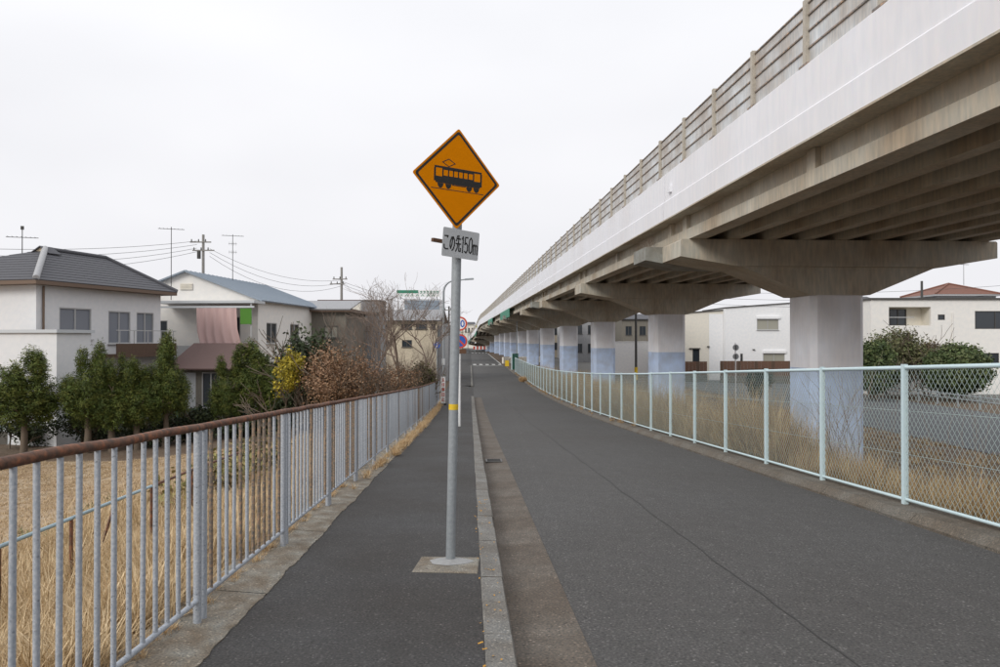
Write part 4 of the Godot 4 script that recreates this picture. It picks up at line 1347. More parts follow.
func make_right_houses():
	var base := low_right(74)
	# white monopitch house, two blocks
	var d := 74.0
	var a := at(683, 313, d)
	var W := thing("white_house", "white two storey house with sloping flat roof behind brown board fence", "house", Vector3(a.x, base, a.z))
	var x1 := (723.0 - 683.0) / F * d
	var x2 := (812.0 - 683.0) / F * d
	var h0 := at(0, 313.5, d).y - base
	var h1 := at(0, 310.5, d).y - base
	var h2 := at(0, 308.5, d).y - base
	var h3 := at(0, 302.0, d).y - base
	var hole := func(q): return [at(q[0], q[3], d).x - a.x, at(q[0], q[3], d).y - base, at(q[2], q[1], d).x - a.x, at(q[2], q[1], d).y - base]
	var blocks := [[0.0, x1, h0, h1, 0.0, [[692.5, 349, 699.5, 364]]], [x1, x2, h2, h3, 0.7, [[754.5, 319.5, 776, 330], [760.5, 353.5, 782, 366], [738, 353.5, 740.5, 361]]]]
	var cut := (709.0 - 683.0) / F * d
	for b in blocks:
		var s := mb()
		var low: float = minf(b[2], b[3]) - 0.02
		var hs := []
		for q in b[5]:
			var o: Array = hole.call(q)
			hs.append([o[0] - b[0], o[1], o[2] - b[0], o[3]])
		var z: float = b[4]
		wall(s, Vector3(b[0], 0, z), Vector3.RIGHT, b[1] - b[0], low, hs)
		wall(s, Vector3(b[1], 0, z), Vector3.FORWARD, 8.0, low)
		wall(s, Vector3(b[0], 0, -8.0 + z), Vector3.BACK, 8.0, low)
		quad(s, Vector3(b[0], low, z), Vector3(b[1], low, z), Vector3(b[1], b[3], z), Vector3(b[0], b[2], z))
		quad(s, Vector3(b[1], low, z), Vector3(b[1], low, z - 8.0), Vector3(b[1], b[3], z - 8.0), Vector3(b[1], b[3], z))
		obj("walls", s, M.white_siding if z > 0 else M.cream, W)
		for q in hs: window(W, Vector3(b[0], 0, z), Vector3.RIGHT, q, M.frame_silver if q[2] - q[0] > 1.5 else M.frame_dark, M.curtain if q[2] - q[0] > 1.5 else M.glass, 2 if q[2] - q[0] > 1.5 else 1)
		s = mb()
		panel(s, [Vector3(b[0] - 0.06, b[2] + 0.1, z + 0.12), Vector3(b[1] + 0.08, b[3] + 0.1, z + 0.12), Vector3(b[1] + 0.08, b[3] + 0.1, z - 8.1), Vector3(b[0] - 0.06, b[2] + 0.1, z - 8.1)], 0.1)
		obj("roof", s, M.frame_dark, W)
	for q in [[754, 316.5, 777, 319], [760, 350.5, 783, 353]]:
		var o: Array = hole.call(q)
		var s := mb()
		box(s, Vector3((o[0] + o[2]) / 2, (o[1] + o[3]) / 2, 0.78), Vector3(o[2] - o[0], o[3] - o[1], 0.16))
		obj("shutter_box", s, M.white_siding, W)
	for q in [[689, 348, 700, 349], [707, 346, 709, 347.2], [750, 349, 752, 350]]:
		var o: Array = hole.call(q)
		var s := mb()
		box(s, Vector3((o[0] + o[2]) / 2, (o[1] + o[3]) / 2, 0.1 if q[0] < 720 else 0.78), Vector3(o[2] - o[0], o[3] - o[1], 0.16))
		obj("vent_hood", s, M.frame_dark, W)
	# a lighter vertical board on the narrow block
	var sv := mb()
	wall(sv, Vector3(cut, 0.0, 0.03), Vector3.RIGHT, x1 - cut - 0.01, h0 - 0.05)
	obj("wall_panel", sv, M.white_siding, W)
	# board fences
	for f in [[678.0, 707.0, 361.5, 72.0, "short brown board fence before the narrow white block"], [720.0, 792.0, 361.0, 70.0, "long brown board fence before the white house windows"]]:
		var fd: float = f[3]
		var p := at(f[0], f[2], fd)
		var fw: float = (f[1] - f[0]) / F * fd
		var fh: float = p.y - base
		var N := thing("board_fence", f[4], "fence", Vector3(p.x, base, p.z), 0.0, "brown board fences")
		var n := int(fw / 0.32)
		for k in n:
			var s := mb()
			box(s, Vector3(fw * (k + 0.5) / n, fh * 0.5 + 0.3, 0), Vector3(fw / n - 0.015, fh - 0.6, 0.03 + 0.01 * (k % 2)))
			obj("board", s, M.wood_fence if k % 5 else M.wood_dark, N)
		var s2 := mb()
		box(s2, Vector3(fw / 2, 0.3, 0.02), Vector3(fw, 0.6, 0.16))
		obj("footing", s2, M.grey_block, N)
		s2 = mb()
		for h in [fh * 0.35, fh * 0.85]: box(s2, Vector3(fw / 2, h, -0.05), Vector3(fw, 0.07, 0.05))
		obj("rail", s2, M.wood_dark, N)
	# long white house with a balcony recess
	d = 56.0
	base = low_right(56)
	a = at(871, 299.5, d)
	W = thing("balcony_house", "cream white flat roofed house with recessed balcony behind the green trees", "house", Vector3(a.x, base, a.z))
	var w := 17.0
	var h := a.y - base
	var pixels := [[889, 307, 931, 325.5], [938, 314.5, 945, 320], [975, 311, 1016, 329], [982, 353, 999, 366]]
	var hs := []
	for q in pixels: hs.append([at(q[0], q[3], d).x - a.x, at(q[0], q[3], d).y - base, at(q[2], q[1], d).x - a.x, at(q[2], q[1], d).y - base])
	var s := mb()
	wall(s, Vector3.ZERO, Vector3.RIGHT, w, h, hs, 0.2)
	wall(s, Vector3(w, 0, 0), Vector3.FORWARD, 8.0, h)
	wall(s, Vector3(0, 0, -8.0), Vector3.BACK, 8.0, h)
	wall(s, Vector3(w, 0, -8.0), Vector3.LEFT, w, h)
	obj("walls", s, M.pale_cream, W)
	var q0: Array = hs[0]
	s = mb()                                         # the recess behind the balcony opening
	var bk := 1.3
	quad(s, Vector3(q0[0], q0[1], -bk), Vector3(q0[2], q0[1], -bk), Vector3(q0[2], q0[3], -bk), Vector3(q0[0], q0[3], -bk))
	quad(s, Vector3(q0[0], q0[1], -0.2), Vector3(q0[2], q0[1], -0.2), Vector3(q0[2], q0[1], -bk), Vector3(q0[0], q0[1], -bk))
	quad(s, Vector3(q0[0], q0[3], -bk), Vector3(q0[2], q0[3], -bk), Vector3(q0[2], q0[3], -0.2), Vector3(q0[0], q0[3], -0.2))
	quad(s, Vector3(q0[0], q0[1], -0.2), Vector3(q0[0], q0[1], -bk), Vector3(q0[0], q0[3], -bk), Vector3(q0[0], q0[3], -0.2))
	quad(s, Vector3(q0[2], q0[1], -bk), Vector3(q0[2], q0[1], -0.2), Vector3(q0[2], q0[3], -0.2), Vector3(q0[2], q0[3], -bk))
	obj("balcony_recess", s, M.cream, W)
	window(W, Vector3(0, 0, -bk + 0.12), Vector3.RIGHT, [q0[0] + 0.05, q0[1] + 0.02, q0[0] + (q0[2] - q0[0]) * 0.62, q0[3] - 0.12], M.frame_dark, M.glass, 3, false)
	s = mb()
	box(s, Vector3(q0[0] + (q0[2] - q0[0]) * 0.31, q0[1] + 0.62, -0.12), Vector3((q0[2] - q0[0]) * 0.62, 0.06, 0.05))
	obj("balcony_bar", s, M.frame_silver, W)
	for k in [1, 2, 3]: window(W, Vector3.ZERO, Vector3.RIGHT, hs[k], M.frame_dark, M.glass, 1 if k == 1 else 2, false)
	s = mb()
	box(s, Vector3(w / 2, h + 0.06, -4.0), Vector3(w + 0.3, 0.12, 8.3))
	obj("roof", s, M.frame_dark, W)
	s = mb()
	tube(s, [Vector3(6.15, 1.0, 0.06), Vector3(6.15, h - 1.0, 0.06)], 0.04, 0.04, 8)
	obj("downpipe", s, M.pale_cream, W)
	# brown pyramid roof behind
	d = 70.0
	a = at(937, 294, d)
	W = thing("pyramid_roof_house", "grey house with brown pyramid tiled roof rising behind flat roof", "house", Vector3(a.x, base, a.z))
	h = a.y - base
	walls(W, 5.6, 5.6, h, M.grey_siding, [[1.0, h - 2.3, 2.6, h - 0.9]])
	window(W, Vector3.ZERO, Vector3.RIGHT, [1.0, h - 2.3, 2.6, h - 0.9], M.frame_silver, M.glass)
	var e := 0.3
	var tip := Vector3(2.8, h + 1.15, -2.8)
	var cs := [Vector3(-e, h - 0.02, e), Vector3(5.6 + e, h - 0.02, e), Vector3(5.6 + e, h - 0.02, -5.6 - e), Vector3(-e, h - 0.02, -5.6 - e)]
	s = mb()
	for k in 4: panel(s, [cs[k], cs[(k + 1) % 4], tip], 0.06)
	var rf := obj("roof", s, M.roof_brown, W)
	tiled(rf, "tile_course", cs[0], cs[1], tip + Vector3(0.01, 0, 0), tip, 9, M.roof_brown)
	for k in 4:
		s = mb()
		tube(s, [cs[k] + Vector3(0, 0.05, 0), tip + Vector3(0, 0.05, 0)], 0.09, 0.09, 6)
		obj("hip_tiles", s, M.roof_brown, rf)
	s = mb()
	box(s, Vector3(2.8, h - 0.12, -2.8), Vector3(6.3, 0.16, 6.3))
	obj("eaves", s, M.ridge, W)
	a = at(922, 300, 66.0)
	var st := thing("vent_stack", "thin grey vent stack standing behind the flat roofed house", "stack", Vector3(a.x, base, a.z))
	s = mb()
	tube(s, [Vector3(0, 0, 0), Vector3(0, at(0, 281, 66).y - base, 0)], 0.13, 0.1, 8)
	obj("pipe", s, M.pole_dark, st)
	# white garden wall between the columns
	a = at(606, 342, 84)
	W = thing("garden_wall", "long plain white wall seen between the columns", "wall", Vector3(a.x, low_right(84), a.z))
	s = mb()
	h = a.y - low_right(84)
	box(s, Vector3(2.4, h / 2, 0), Vector3(5.6, h, 0.2))
	obj("panel", s, M.white_siding, W)
	s = mb()
	box(s, Vector3(2.4, h + 0.04, 0), Vector3(5.7, 0.07, 0.28))
	obj("coping", s, M.white_siding, W)

func make_far_town():
	# row of plain houses and blocks closing the view, each its own building
	var list := [
		[575, 606, 318, 120, "grey", 3, "distant grey apartment block with dark windows between columns"],
		[606, 628, 321, 130, "beige", 3, "distant beige house with tiled roof beyond the white wall"],
		[622, 650, 319, 112, "dark", 2, "distant dark roofed house beyond the white wall"],
		[545, 560, 322, 150, "beige", 2, "far beige house glimpsed between two distant columns"],
		[560, 578, 320, 140, "white", 3, "far white house glimpsed between two distant columns"],
		[528, 546, 324, 170, "grey", 3, "far grey house glimpsed among the farthest columns"],
		[380, 402, 326, 150, "white", 3, "far white house beyond the beige building"],
		[418, 446, 323, 190, "grey", 4, "far grey block beyond the street lamp"],
		[446, 462, 328, 230, "beige", 3, "far beige block past the crossing with flat roof"],
		[461, 474, 324, 300, "cream", 4, "far pale yellow block closing the end of road"],
		[474, 500, 333, 330, "white", 3, "far low white row closing the end of road"],
		[652, 690, 318, 150, "grey", 3, "distant grey house beside the white two storey house"],
		[690, 800, 322, 190, "beige", 6, "distant long beige building hidden behind the white house"],
		[866, 880, 303, 80, "grey", 1, "narrow grey house showing beside the nearest column"]]
	var mats := {"grey": M.grey_siding, "beige": M.beige, "dark": M.dark_wall, "white": M.stucco, "cream": M.cream}
	for q in list:
		var d: float = q[3]
		var base := (low_left(d) if q[0] < 480 else low_right(d))
		var holes := []
		var hpx: float = HOR + (EYE - base) / d * F - q[2]
		for k in q[5]:
			for row in 2:
				var x: float = q[0] + (q[1] - q[0]) * (k + 0.25) / q[5]
				var y: float = q[2] + hpx * (0.16 + 0.42 * row)
				holes.append([x, y, x + (q[1] - q[0]) * 0.45 / q[5], y + hpx * 0.2])
		var r := flat_house("town_house", q[6], q[0], q[1], q[2], d, 7.0, base, mats[q[4]], holes, M.frame_dark, M.glass, null)
		r[0].set_meta("group", "houses of the far town")
		var w: float = r[1]
		var h: float = r[2]
		var s := mb()
		panel(s, [Vector3(-0.3, h, 0.4), Vector3(w + 0.3, h, 0.4), Vector3(w + 0.3, h + 0.9, -3.5), Vector3(-0.3, h + 0.9, -3.5)], 0.1)
		panel(s, [Vector3(w + 0.3, h, -7.4), Vector3(-0.3, h, -7.4), Vector3(-0.3, h + 0.9, -3.5), Vector3(w + 0.3, h + 0.9, -3.5)], 0.1)
		obj("roof", s, M.roof_tile if q[4] != "beige" else M.roof_brown, r[0])
	# things at the far end of the road
	var p := road(2.0, 260)
	var S := thing("level_crossing_board", "red and white striped crossing barrier board at road end", "barrier", road(1.2, 215))
	var s := mb()
	for k in 8:
		s = mb()
		box(s, Vector3(k * 0.5, 1.1, 0), Vector3(0.5, 0.9, 0.08))
		obj("stripe", s, M.red if k % 2 == 0 else M.white_paint, S)
	for x in [0.2, 3.3]:
		s = mb()
		box(s, Vector3(x, 0.33, 0), Vector3(0.12, 0.7, 0.12))
		obj("leg", s, M.pole_zinc, S)
	S = thing("traffic_signal", "yellow traffic signal on a pole past the second zebra crossing", "traffic light", road(-0.6, 204))
	s = mb()
	tube(s, [Vector3.ZERO, Vector3(0, 7.6, 0)], 0.1, 0.08, 8)
	tube(s, [Vector3(0, 7.3, 0), Vector3(3.2, 7.5, 0)], 0.06, 0.05, 6)
	obj("pole", s, M.pole_zinc, S)
	s = mb()
	box(s, Vector3(3.0, 7.1, 0.15), Vector3(1.5, 0.6, 0.3))
	var hd := obj("signal_head", s, M.yellow_tape, S)
	for k in 3:
		s = mb()
		plate(s, circle(0.19, 16, Vector2(2.5 + k * 0.5, 7.1)), 0.3, 0.34)
		obj("lens", s, [M.green_sheet, M.black, M.red][k], hd)
	# low cream guard wall where the side street meets the road
	S = thing("guard_wall", "low cream concrete guard wall beyond the green end panel", "wall", road(5.2, 112))
	for k in 6:
		s = mb()
		bevel_box(s, Vector3(0.2 + k * 1.02, 0.45, -k * 0.9), Vector3(1.2, 0.95, 0.3), 0.04, Basis(Vector3.UP, 0.72))
		obj("block", s, M.cream, S)
	S = thing("marker_post", "orange yellow marker board at the far fence end", "marker", road(4.75, 95))
	s = mb()
	box(s, Vector3(0, 0.55, 0), Vector3(0.5, 0.75, 0.06))
	obj("board", s, M.yellow_tape, S)
	s = mb()
	box(s, Vector3(0, 0.1, -0.05), Vector3(0.08, 0.3, 0.05))
	obj("leg", s, M.pole_zinc, S)
	# twin round mirrors/signs seen from behind on a post before the white house
	p = at(735.5, 372, 46)
	S = thing("sign_back_post", "two round grey sign backs on a white post before white house", "road sign", Vector3(p.x, low_right(46), p.z))
	s = mb()
	tube(s, [Vector3.ZERO, Vector3(0, at(0, 343, 46).y - low_right(46), 0)], 0.04, 0.04, 8)
	obj("post", s, M.white_paint, S)
	for y in [347.5, 356.5]:
		s = mb()
		plate(s, circle(0.19, 24), -0.01, 0.01, Vector3(0, at(0, y, 46).y - low_right(46), 0.06))
		var dd := obj("sign_disc", s, M.sign_back, S)
		s = mb()
		box(s, Vector3(0, at(0, y, 46).y - low_right(46), 0.085), Vector3(0.05, 0.26, 0.03))
		obj("bracket", s, M.frame_dark, dd)
	# guard rail on the far side of the side street
	S = thing("guard_rail", "grey steel guard rail along the side street", "guard rail")
	var d := 30.0
	while d < 68.0:
		var q := Vector3(30.3 + ROAD_TURN * d, low_right(d), -d)
		s = mb()
		tube(s, [q, q + Vector3(0, 0.85, 0)], 0.06, 0.06, 8)
		obj("post", s, M.pole_zinc, S)
		for h in [0.5, 0.75]:
			s = mb()
			tube(s, [q + Vector3(-0.08, h, 0.02), Vector3(30.3 + ROAD_TURN * (d + 2.0) - 0.08, low_right(d + 2.0) + h, -d - 2.0)], 0.035, 0.035, 6)
			obj("pipe", s, M.pole_zinc, S)
		d += 2.0

# ---------------------------------------------------------------- plants
func blade(s: SurfaceTool, o: Vector3, dir: Vector3, len: float, w: float, bend: float, c: Color):
	var side := dir.cross(Vector3.UP).normalized() * w
	if side.length() < 0.0001: side = Vector3(w, 0, 0)
	var flat := Vector3(dir.x, 0, dir.z)
	var p0 := o
	var p1 := o + dir * len * 0.5
	var p2 := p1 + (dir + flat * bend - Vector3.UP * bend * 0.45).normalized() * len * 0.5
	s.set_color(c)
	tri(s, p0 - side, p0 + side, p1 + side * 0.8); tri(s, p0 - side, p1 + side * 0.8, p1 - side * 0.8)
	tri(s, p1 - side * 0.8, p1 + side * 0.8, p2)
func tuft(n: int, r: float, h: float, w: float, lean: float, seed_: int, cols: Array) -> ArrayMesh:
	var q := RandomNumberGenerator.new()
	q.seed = seed_
	var s := mb()
	for k in n:
		var a := q.randf() * TAU
		var l := lean * sqrt(q.randf())
		var b := q.randf() * TAU
		blade(s, Vector3(cos(b), 0, sin(b)) * r * sqrt(q.randf()), Vector3(cos(a) * l, 1.0, sin(a) * l).normalized(), h * q.randf_range(0.45, 1.1), w * q.randf_range(0.6, 1.3), q.randf_range(0.0, 1.3), cols[q.randi() % cols.size()] * q.randf_range(0.8, 1.2))
	s.generate_normals()
	return s.commit()
func scatter(called: String, label: String, cat: String, mesh: Mesh, spots: Array, m):
	var mm := MultiMesh.new()
	mm.transform_format = MultiMesh.TRANSFORM_3D
	mm.mesh = mesh
	mm.instance_count = spots.size()
	for i in spots.size(): mm.set_instance_transform(i, spots[i])
	var o := MultiMeshInstance3D.new()
	o.multimesh = mm
	o.material_override = m
	o.name = numbered(called)
	add_child(o)
	tag(o, label, cat, "", "stuff")
func spot(p: Vector3, k: float, ky := 1.0) -> Transform3D:
	return Transform3D(Basis(Vector3.UP, rng.randf() * TAU).scaled(Vector3(k, k * ky, k)), p)
func make_grass():
	var straw := [Color(0.54, 0.40, 0.23), Color(0.48, 0.34, 0.18), Color(0.62, 0.48, 0.30), Color(0.40, 0.27, 0.14)]
	var patch := noise(0.35, 3, FastNoiseLite.TYPE_SIMPLEX_SMOOTH, 77)
	# the bank right behind the railing
	var all := [[], [], []]
	for k in 17000:
		var d := 0.6 + 36.0 * pow(rng.randf(), 1.7)
		var u := -1.88 - 3.4 * pow(rng.randf(), 1.35)
		var g := ground_h(u, d)
		var t := 0.55 + 0.5 * patch.get_noise_2d(u * 2.0, d * 2.0) + rng.randf_range(-0.15, 0.25)
		if t < 0.25: continue
		all[k % 3].append(spot(Vector3(u + ROAD_TURN * d, g, -d), clampf(t, 0.3, 1.1)))
	for i in 3: scatter("dry_grass", ["tall straw coloured grass on the bank behind the railing", "matted tan grass mixed through the bank behind railing", "thin pale grass stalks on the bank behind railing"][i], "grass", tuft([36, 46, 22][i], 0.16, [0.45, 0.34, 0.6][i], 0.0045, [0.9, 1.6, 0.5][i], 40 + i, straw), all[i], M.dry)
	var weed := []
	for k in 260:
		var d := 1.2 + 22.0 * pow(rng.randf(), 1.4)
		var u := -1.9 - 5.0 * rng.randf()
		weed.append(spot(Vector3(u + ROAD_TURN * d, ground_h(u, d) + 0.02, -d), rng.randf_range(0.4, 1.1)))
	scatter("green_weeds", "scattered low green weeds among the dry bank grass", "weeds", tuft(26, 0.1, 0.2, 0.009, 1.4, 57, [Color(0.13, 0.15, 0.05), Color(0.17, 0.17, 0.07), Color(0.09, 0.11, 0.04)]), weed, M.dry)
	# the mown field
	var short := []
	for k in 15000:
		var d := 2.0 + 26.0 * sqrt(rng.randf())
		var u := -4.0 - 22.0 * rng.randf()
		if u + ROAD_TURN * d < -0.75 * d - 2.0 or (d > 23.4 and u < -5.4): continue
		short.append(spot(Vector3(u + ROAD_TURN * d, ground_h(u, d) + 0.015, -d), rng.randf_range(0.6, 1.2)))
	scatter("field_grass", "short dry mown grass covering the field before the houses", "grass", tuft(30, 0.18, 0.10, 0.004, 1.3, 51, [Color(0.46, 0.34, 0.20), Color(0.40, 0.28, 0.16), Color(0.52, 0.39, 0.24), Color(0.31, 0.22, 0.12)]), short, M.dry)
	# tufts at the foot of the railing where the footway narrows
	var foot := []
	for k in 420:
		var d := rng.randf_range(8.0, 38.0)
		var den := smoothstep(9.0, 16.0, d)
		if rng.randf() > den: continue
		foot.append(spot(road(-1.52 + 0.2 * rng.randf() * den, d, 0.02), rng.randf_range(0.35, 0.85)))
	for k in 150:
		var d := rng.randf_range(1.5, 10.0)
		foot.append(spot(road(rng.randf_range(-1.78, -1.66), d, 0.02), rng.randf_range(0.2, 0.45)))
	scatter("verge_grass", "orange tan dead grass creeping over the railing footing", "grass", tuft(40, 0.10, 0.26, 0.004, 1.3, 53, [Color(0.55, 0.36, 0.19), Color(0.46, 0.28, 0.13), Color(0.6, 0.45, 0.26)]), foot, M.dry)
	# reeds and weeds behind the wire fence
	var reed := [[], [], []]
	for k in 21000:
		var d := 6.0 + 62.0 * pow(rng.randf(), 1.35)
		var u := 5.45 + 4.6 * rng.randf()
		var t := 0.78 + 0.5 * patch.get_noise_2d(u * 1.3 + 40.0, d * 0.8) + rng.randf_range(-0.2, 0.3)
		if d < 13.0: t *= 0.45
		if t < 0.22: continue
		reed[k % 3].append(spot(Vector3(u + ROAD_TURN * d, ground_h(u, d) - 0.02, -d), clampf(t, 0.3, 1.2)))
	var brown := [Color(0.46, 0.33, 0.17), Color(0.38, 0.25, 0.125), Color(0.55, 0.42, 0.23), Color(0.28, 0.17, 0.09)]
	for i in 3: scatter("reeds", ["tall dry reeds behind the wire fence", "tangled brown weeds behind the wire fence", "feathery pale stalks behind the wire fence"][i], "reeds", tuft([30, 40, 18][i], 0.2, [1.25, 0.8, 1.6][i], 0.006, [0.75, 1.3, 0.5][i], 60 + i, brown), reed[i], M.dry)
	var under := []
	for k in 2600:
		var d := rng.randf_range(14.0, 60.0)
		var v := rng.randf_range(8.0, 19.5)
		var g := ground_at(v + VIA_TURN * d, d)
		under.append(spot(g, rng.randf_range(0.4, 1.0)))
	scatter("waste_grass", "low brown grass on the waste ground between the columns", "grass", tuft(30, 0.25, 0.35, 0.007, 1.0, 71, brown), under, M.dry)
	var kerb_weed := []
	for k in 46:
		var d := rng.randf_range(20.0, 80.0)
		kerb_weed.append(spot(road(4.8 + rng.randf_range(-0.06, 0.2), d, 0.0), rng.randf_range(0.3, 0.8)))
	for k in 16: kerb_weed.append(spot(road(4.75 + rng.randf_range(-0.25, 0.2), 66.0 + rng.randf_range(-1.2, 1.2), -0.08), rng.randf_range(1.0, 1.7)))
	scatter("kerb_weeds", "dead weed clumps growing from the wire fence kerb", "weeds", tuft(40, 0.12, 0.42, 0.006, 1.0, 73, [Color(0.5, 0.33, 0.17), Color(0.42, 0.27, 0.13)]), kerb_weed, M.dry)

func leaf(s: SurfaceTool, p: Vector3, n: Vector3, size: float, c: Color, q: RandomNumberGenerator, slim := 0.55):
	var a := n.cross(Vector3(q.randf_range(-1, 1), q.randf_range(-1, 1), q.randf_range(-1, 1))).normalized()
	if a.length() < 0.5: a = Vector3.RIGHT
	var b := n.cross(a).normalized() * slim
	s.set_color(c)
	tri(s, p - a * size, p - b * size + a * size * 0.1, p + a * size); tri(s, p - a * size, p + a * size, p + b * size + a * size * 0.1)
# lobes: [centre, radii]; leaves sit in clumps through the outer part of each lobe
func crown_mesh(lobes: Array, clumps: int, per: int, clump_r: float, size: float, cols: Array, seed_: int, slim := 0.55, up := 0.3) -> ArrayMesh:
	var q := RandomNumberGenerator.new()
	q.seed = seed_
	var s := mb()
	for k in clumps:
		var l: Array = lobes[q.randi() % lobes.size()]
		var v := Vector3(q.randfn(), q.randfn(), q.randfn()).normalized()
		var rad := pow(q.randf_range(0.12, 1.0), 0.45) * q.randf_range(0.9, 1.08)
		var c: Vector3 = l[0] + v * l[1] * rad
		var tone: Color = cols[q.randi() % cols.size()] * q.randf_range(0.75, 1.25)
		for j in per:
			var o := Vector3(q.randfn(), q.randfn(), q.randfn()) * clump_r * 0.5
			var n := (v * 0.7 + Vector3(q.randfn(), q.randfn() + up, q.randfn()) * 0.7).normalized()
			leaf(s, c + o, n, size * q.randf_range(0.6, 1.3), tone * q.randf_range(0.8, 1.2), q, slim)
	s.generate_normals()
	return s.commit()
func branches(s: SurfaceTool, p: Vector3, dir: Vector3, len: float, r: float, level: int, q: RandomNumberGenerator, tips: Array, spread: float, up: float):
	var n := 3
	var pts := [p]
	var d := dir
	for k in n:
		d = (d + Vector3(q.randfn(), q.randfn() * 0.5 + up, q.randfn()) * 0.13).normalized()
		pts.append(pts[-1] + d * len / n)
	tube(s, pts, r, r * 0.66, 6 if level > 2 else 3, level > 1, false)
	tips.append(pts[-1])
	if level <= 0: return
	var kids := q.randi_range(2, 4) if level > 1 else q.randi_range(2, 3)
	for k in kids:
		var t := q.randf_range(0.35, 1.0) if k > 0 else 1.0
		var f := t * n
		var i := mini(int(f), n - 1)
		var o: Vector3 = pts[i].lerp(pts[i + 1], f - i)
		var nd := (d + Vector3(q.randfn(), q.randfn() * 0.6 + up, q.randfn()) * spread).normalized()
		branches(s, o, nd, len * q.randf_range(0.55, 0.85), r * 0.66, level - 1, q, tips, spread, up)
func bare_tree(label: String, foot: Vector3, len: float, r: float, level: int, seed_: int, spread: float, up: float, stems := 1):
	var q := RandomNumberGenerator.new()
	q.seed = seed_
	var T := thing("bare_tree", label, "tree", foot, 0.0, "leafless trees behind the railing")
	for k in stems:
		var s := mb()
		var tips := []
		var dir := Vector3(q.randfn() * 0.12 * stems, 1.0, q.randfn() * 0.12 * stems).normalized()
		var top := dir * len
		tube(s, [Vector3(0.05 * k, -0.15, 0), dir * len * 0.5, top], r * 1.2, r * 0.8, 8, true, false)
		var tr := obj("trunk", s, M.bark, T)
		s = mb()
		for j in 3 if stems < 3 else 2:
			branches(s, top * q.randf_range(0.65, 1.0) if j > 0 else top, (dir + Vector3(q.randfn(), 0.6, q.randfn()) * spread).normalized(), len * q.randf_range(0.6, 0.9), r * 0.6, level, q, tips, spread, up)
		obj("crown", s, M.twig, tr)
func leafy_shrub(called: String, label: String, cat: String, foot: Vector3, h: float, w: float, cols: Array, clumps: int, size: float, seed_: int, group: String, leggy := 0.25, slim := 0.55):
	var q := RandomNumberGenerator.new()
	q.seed = seed_
	var T := thing(called, label, cat, foot, 0.0, group)
	var s := mb()
	var tips := []
	for k in 5:
		branches(s, Vector3(q.randfn() * w * 0.08, -0.1, q.randfn() * w * 0.08), Vector3(q.randfn() * 0.35, 1.0, q.randfn() * 0.35).normalized(), h * 0.42, 0.03 + h * 0.006, 3, q, tips, 0.5, 0.25)
	obj("stems", s, M.bark, T)
	var lobes := []
	if leggy < 0.0: lobes.append([Vector3(0, h * 0.55, 0), Vector3(w * 0.5, h * 0.43, w * 0.5)])
	else: for k in 6: lobes.append([Vector3(q.randfn() * w * 0.2, h * (leggy + (1.0 - leggy) * q.randf_range(0.25, 0.75)), q.randfn() * w * 0.2), Vector3(w * 0.3, h * 0.24, w * 0.3)])
	inst("foliage", crown_mesh(lobes, clumps, 16, w * (0.13 if leggy >= 0.0 else 0.06), size * 1.2, cols, seed_, slim), M.leaf, T)
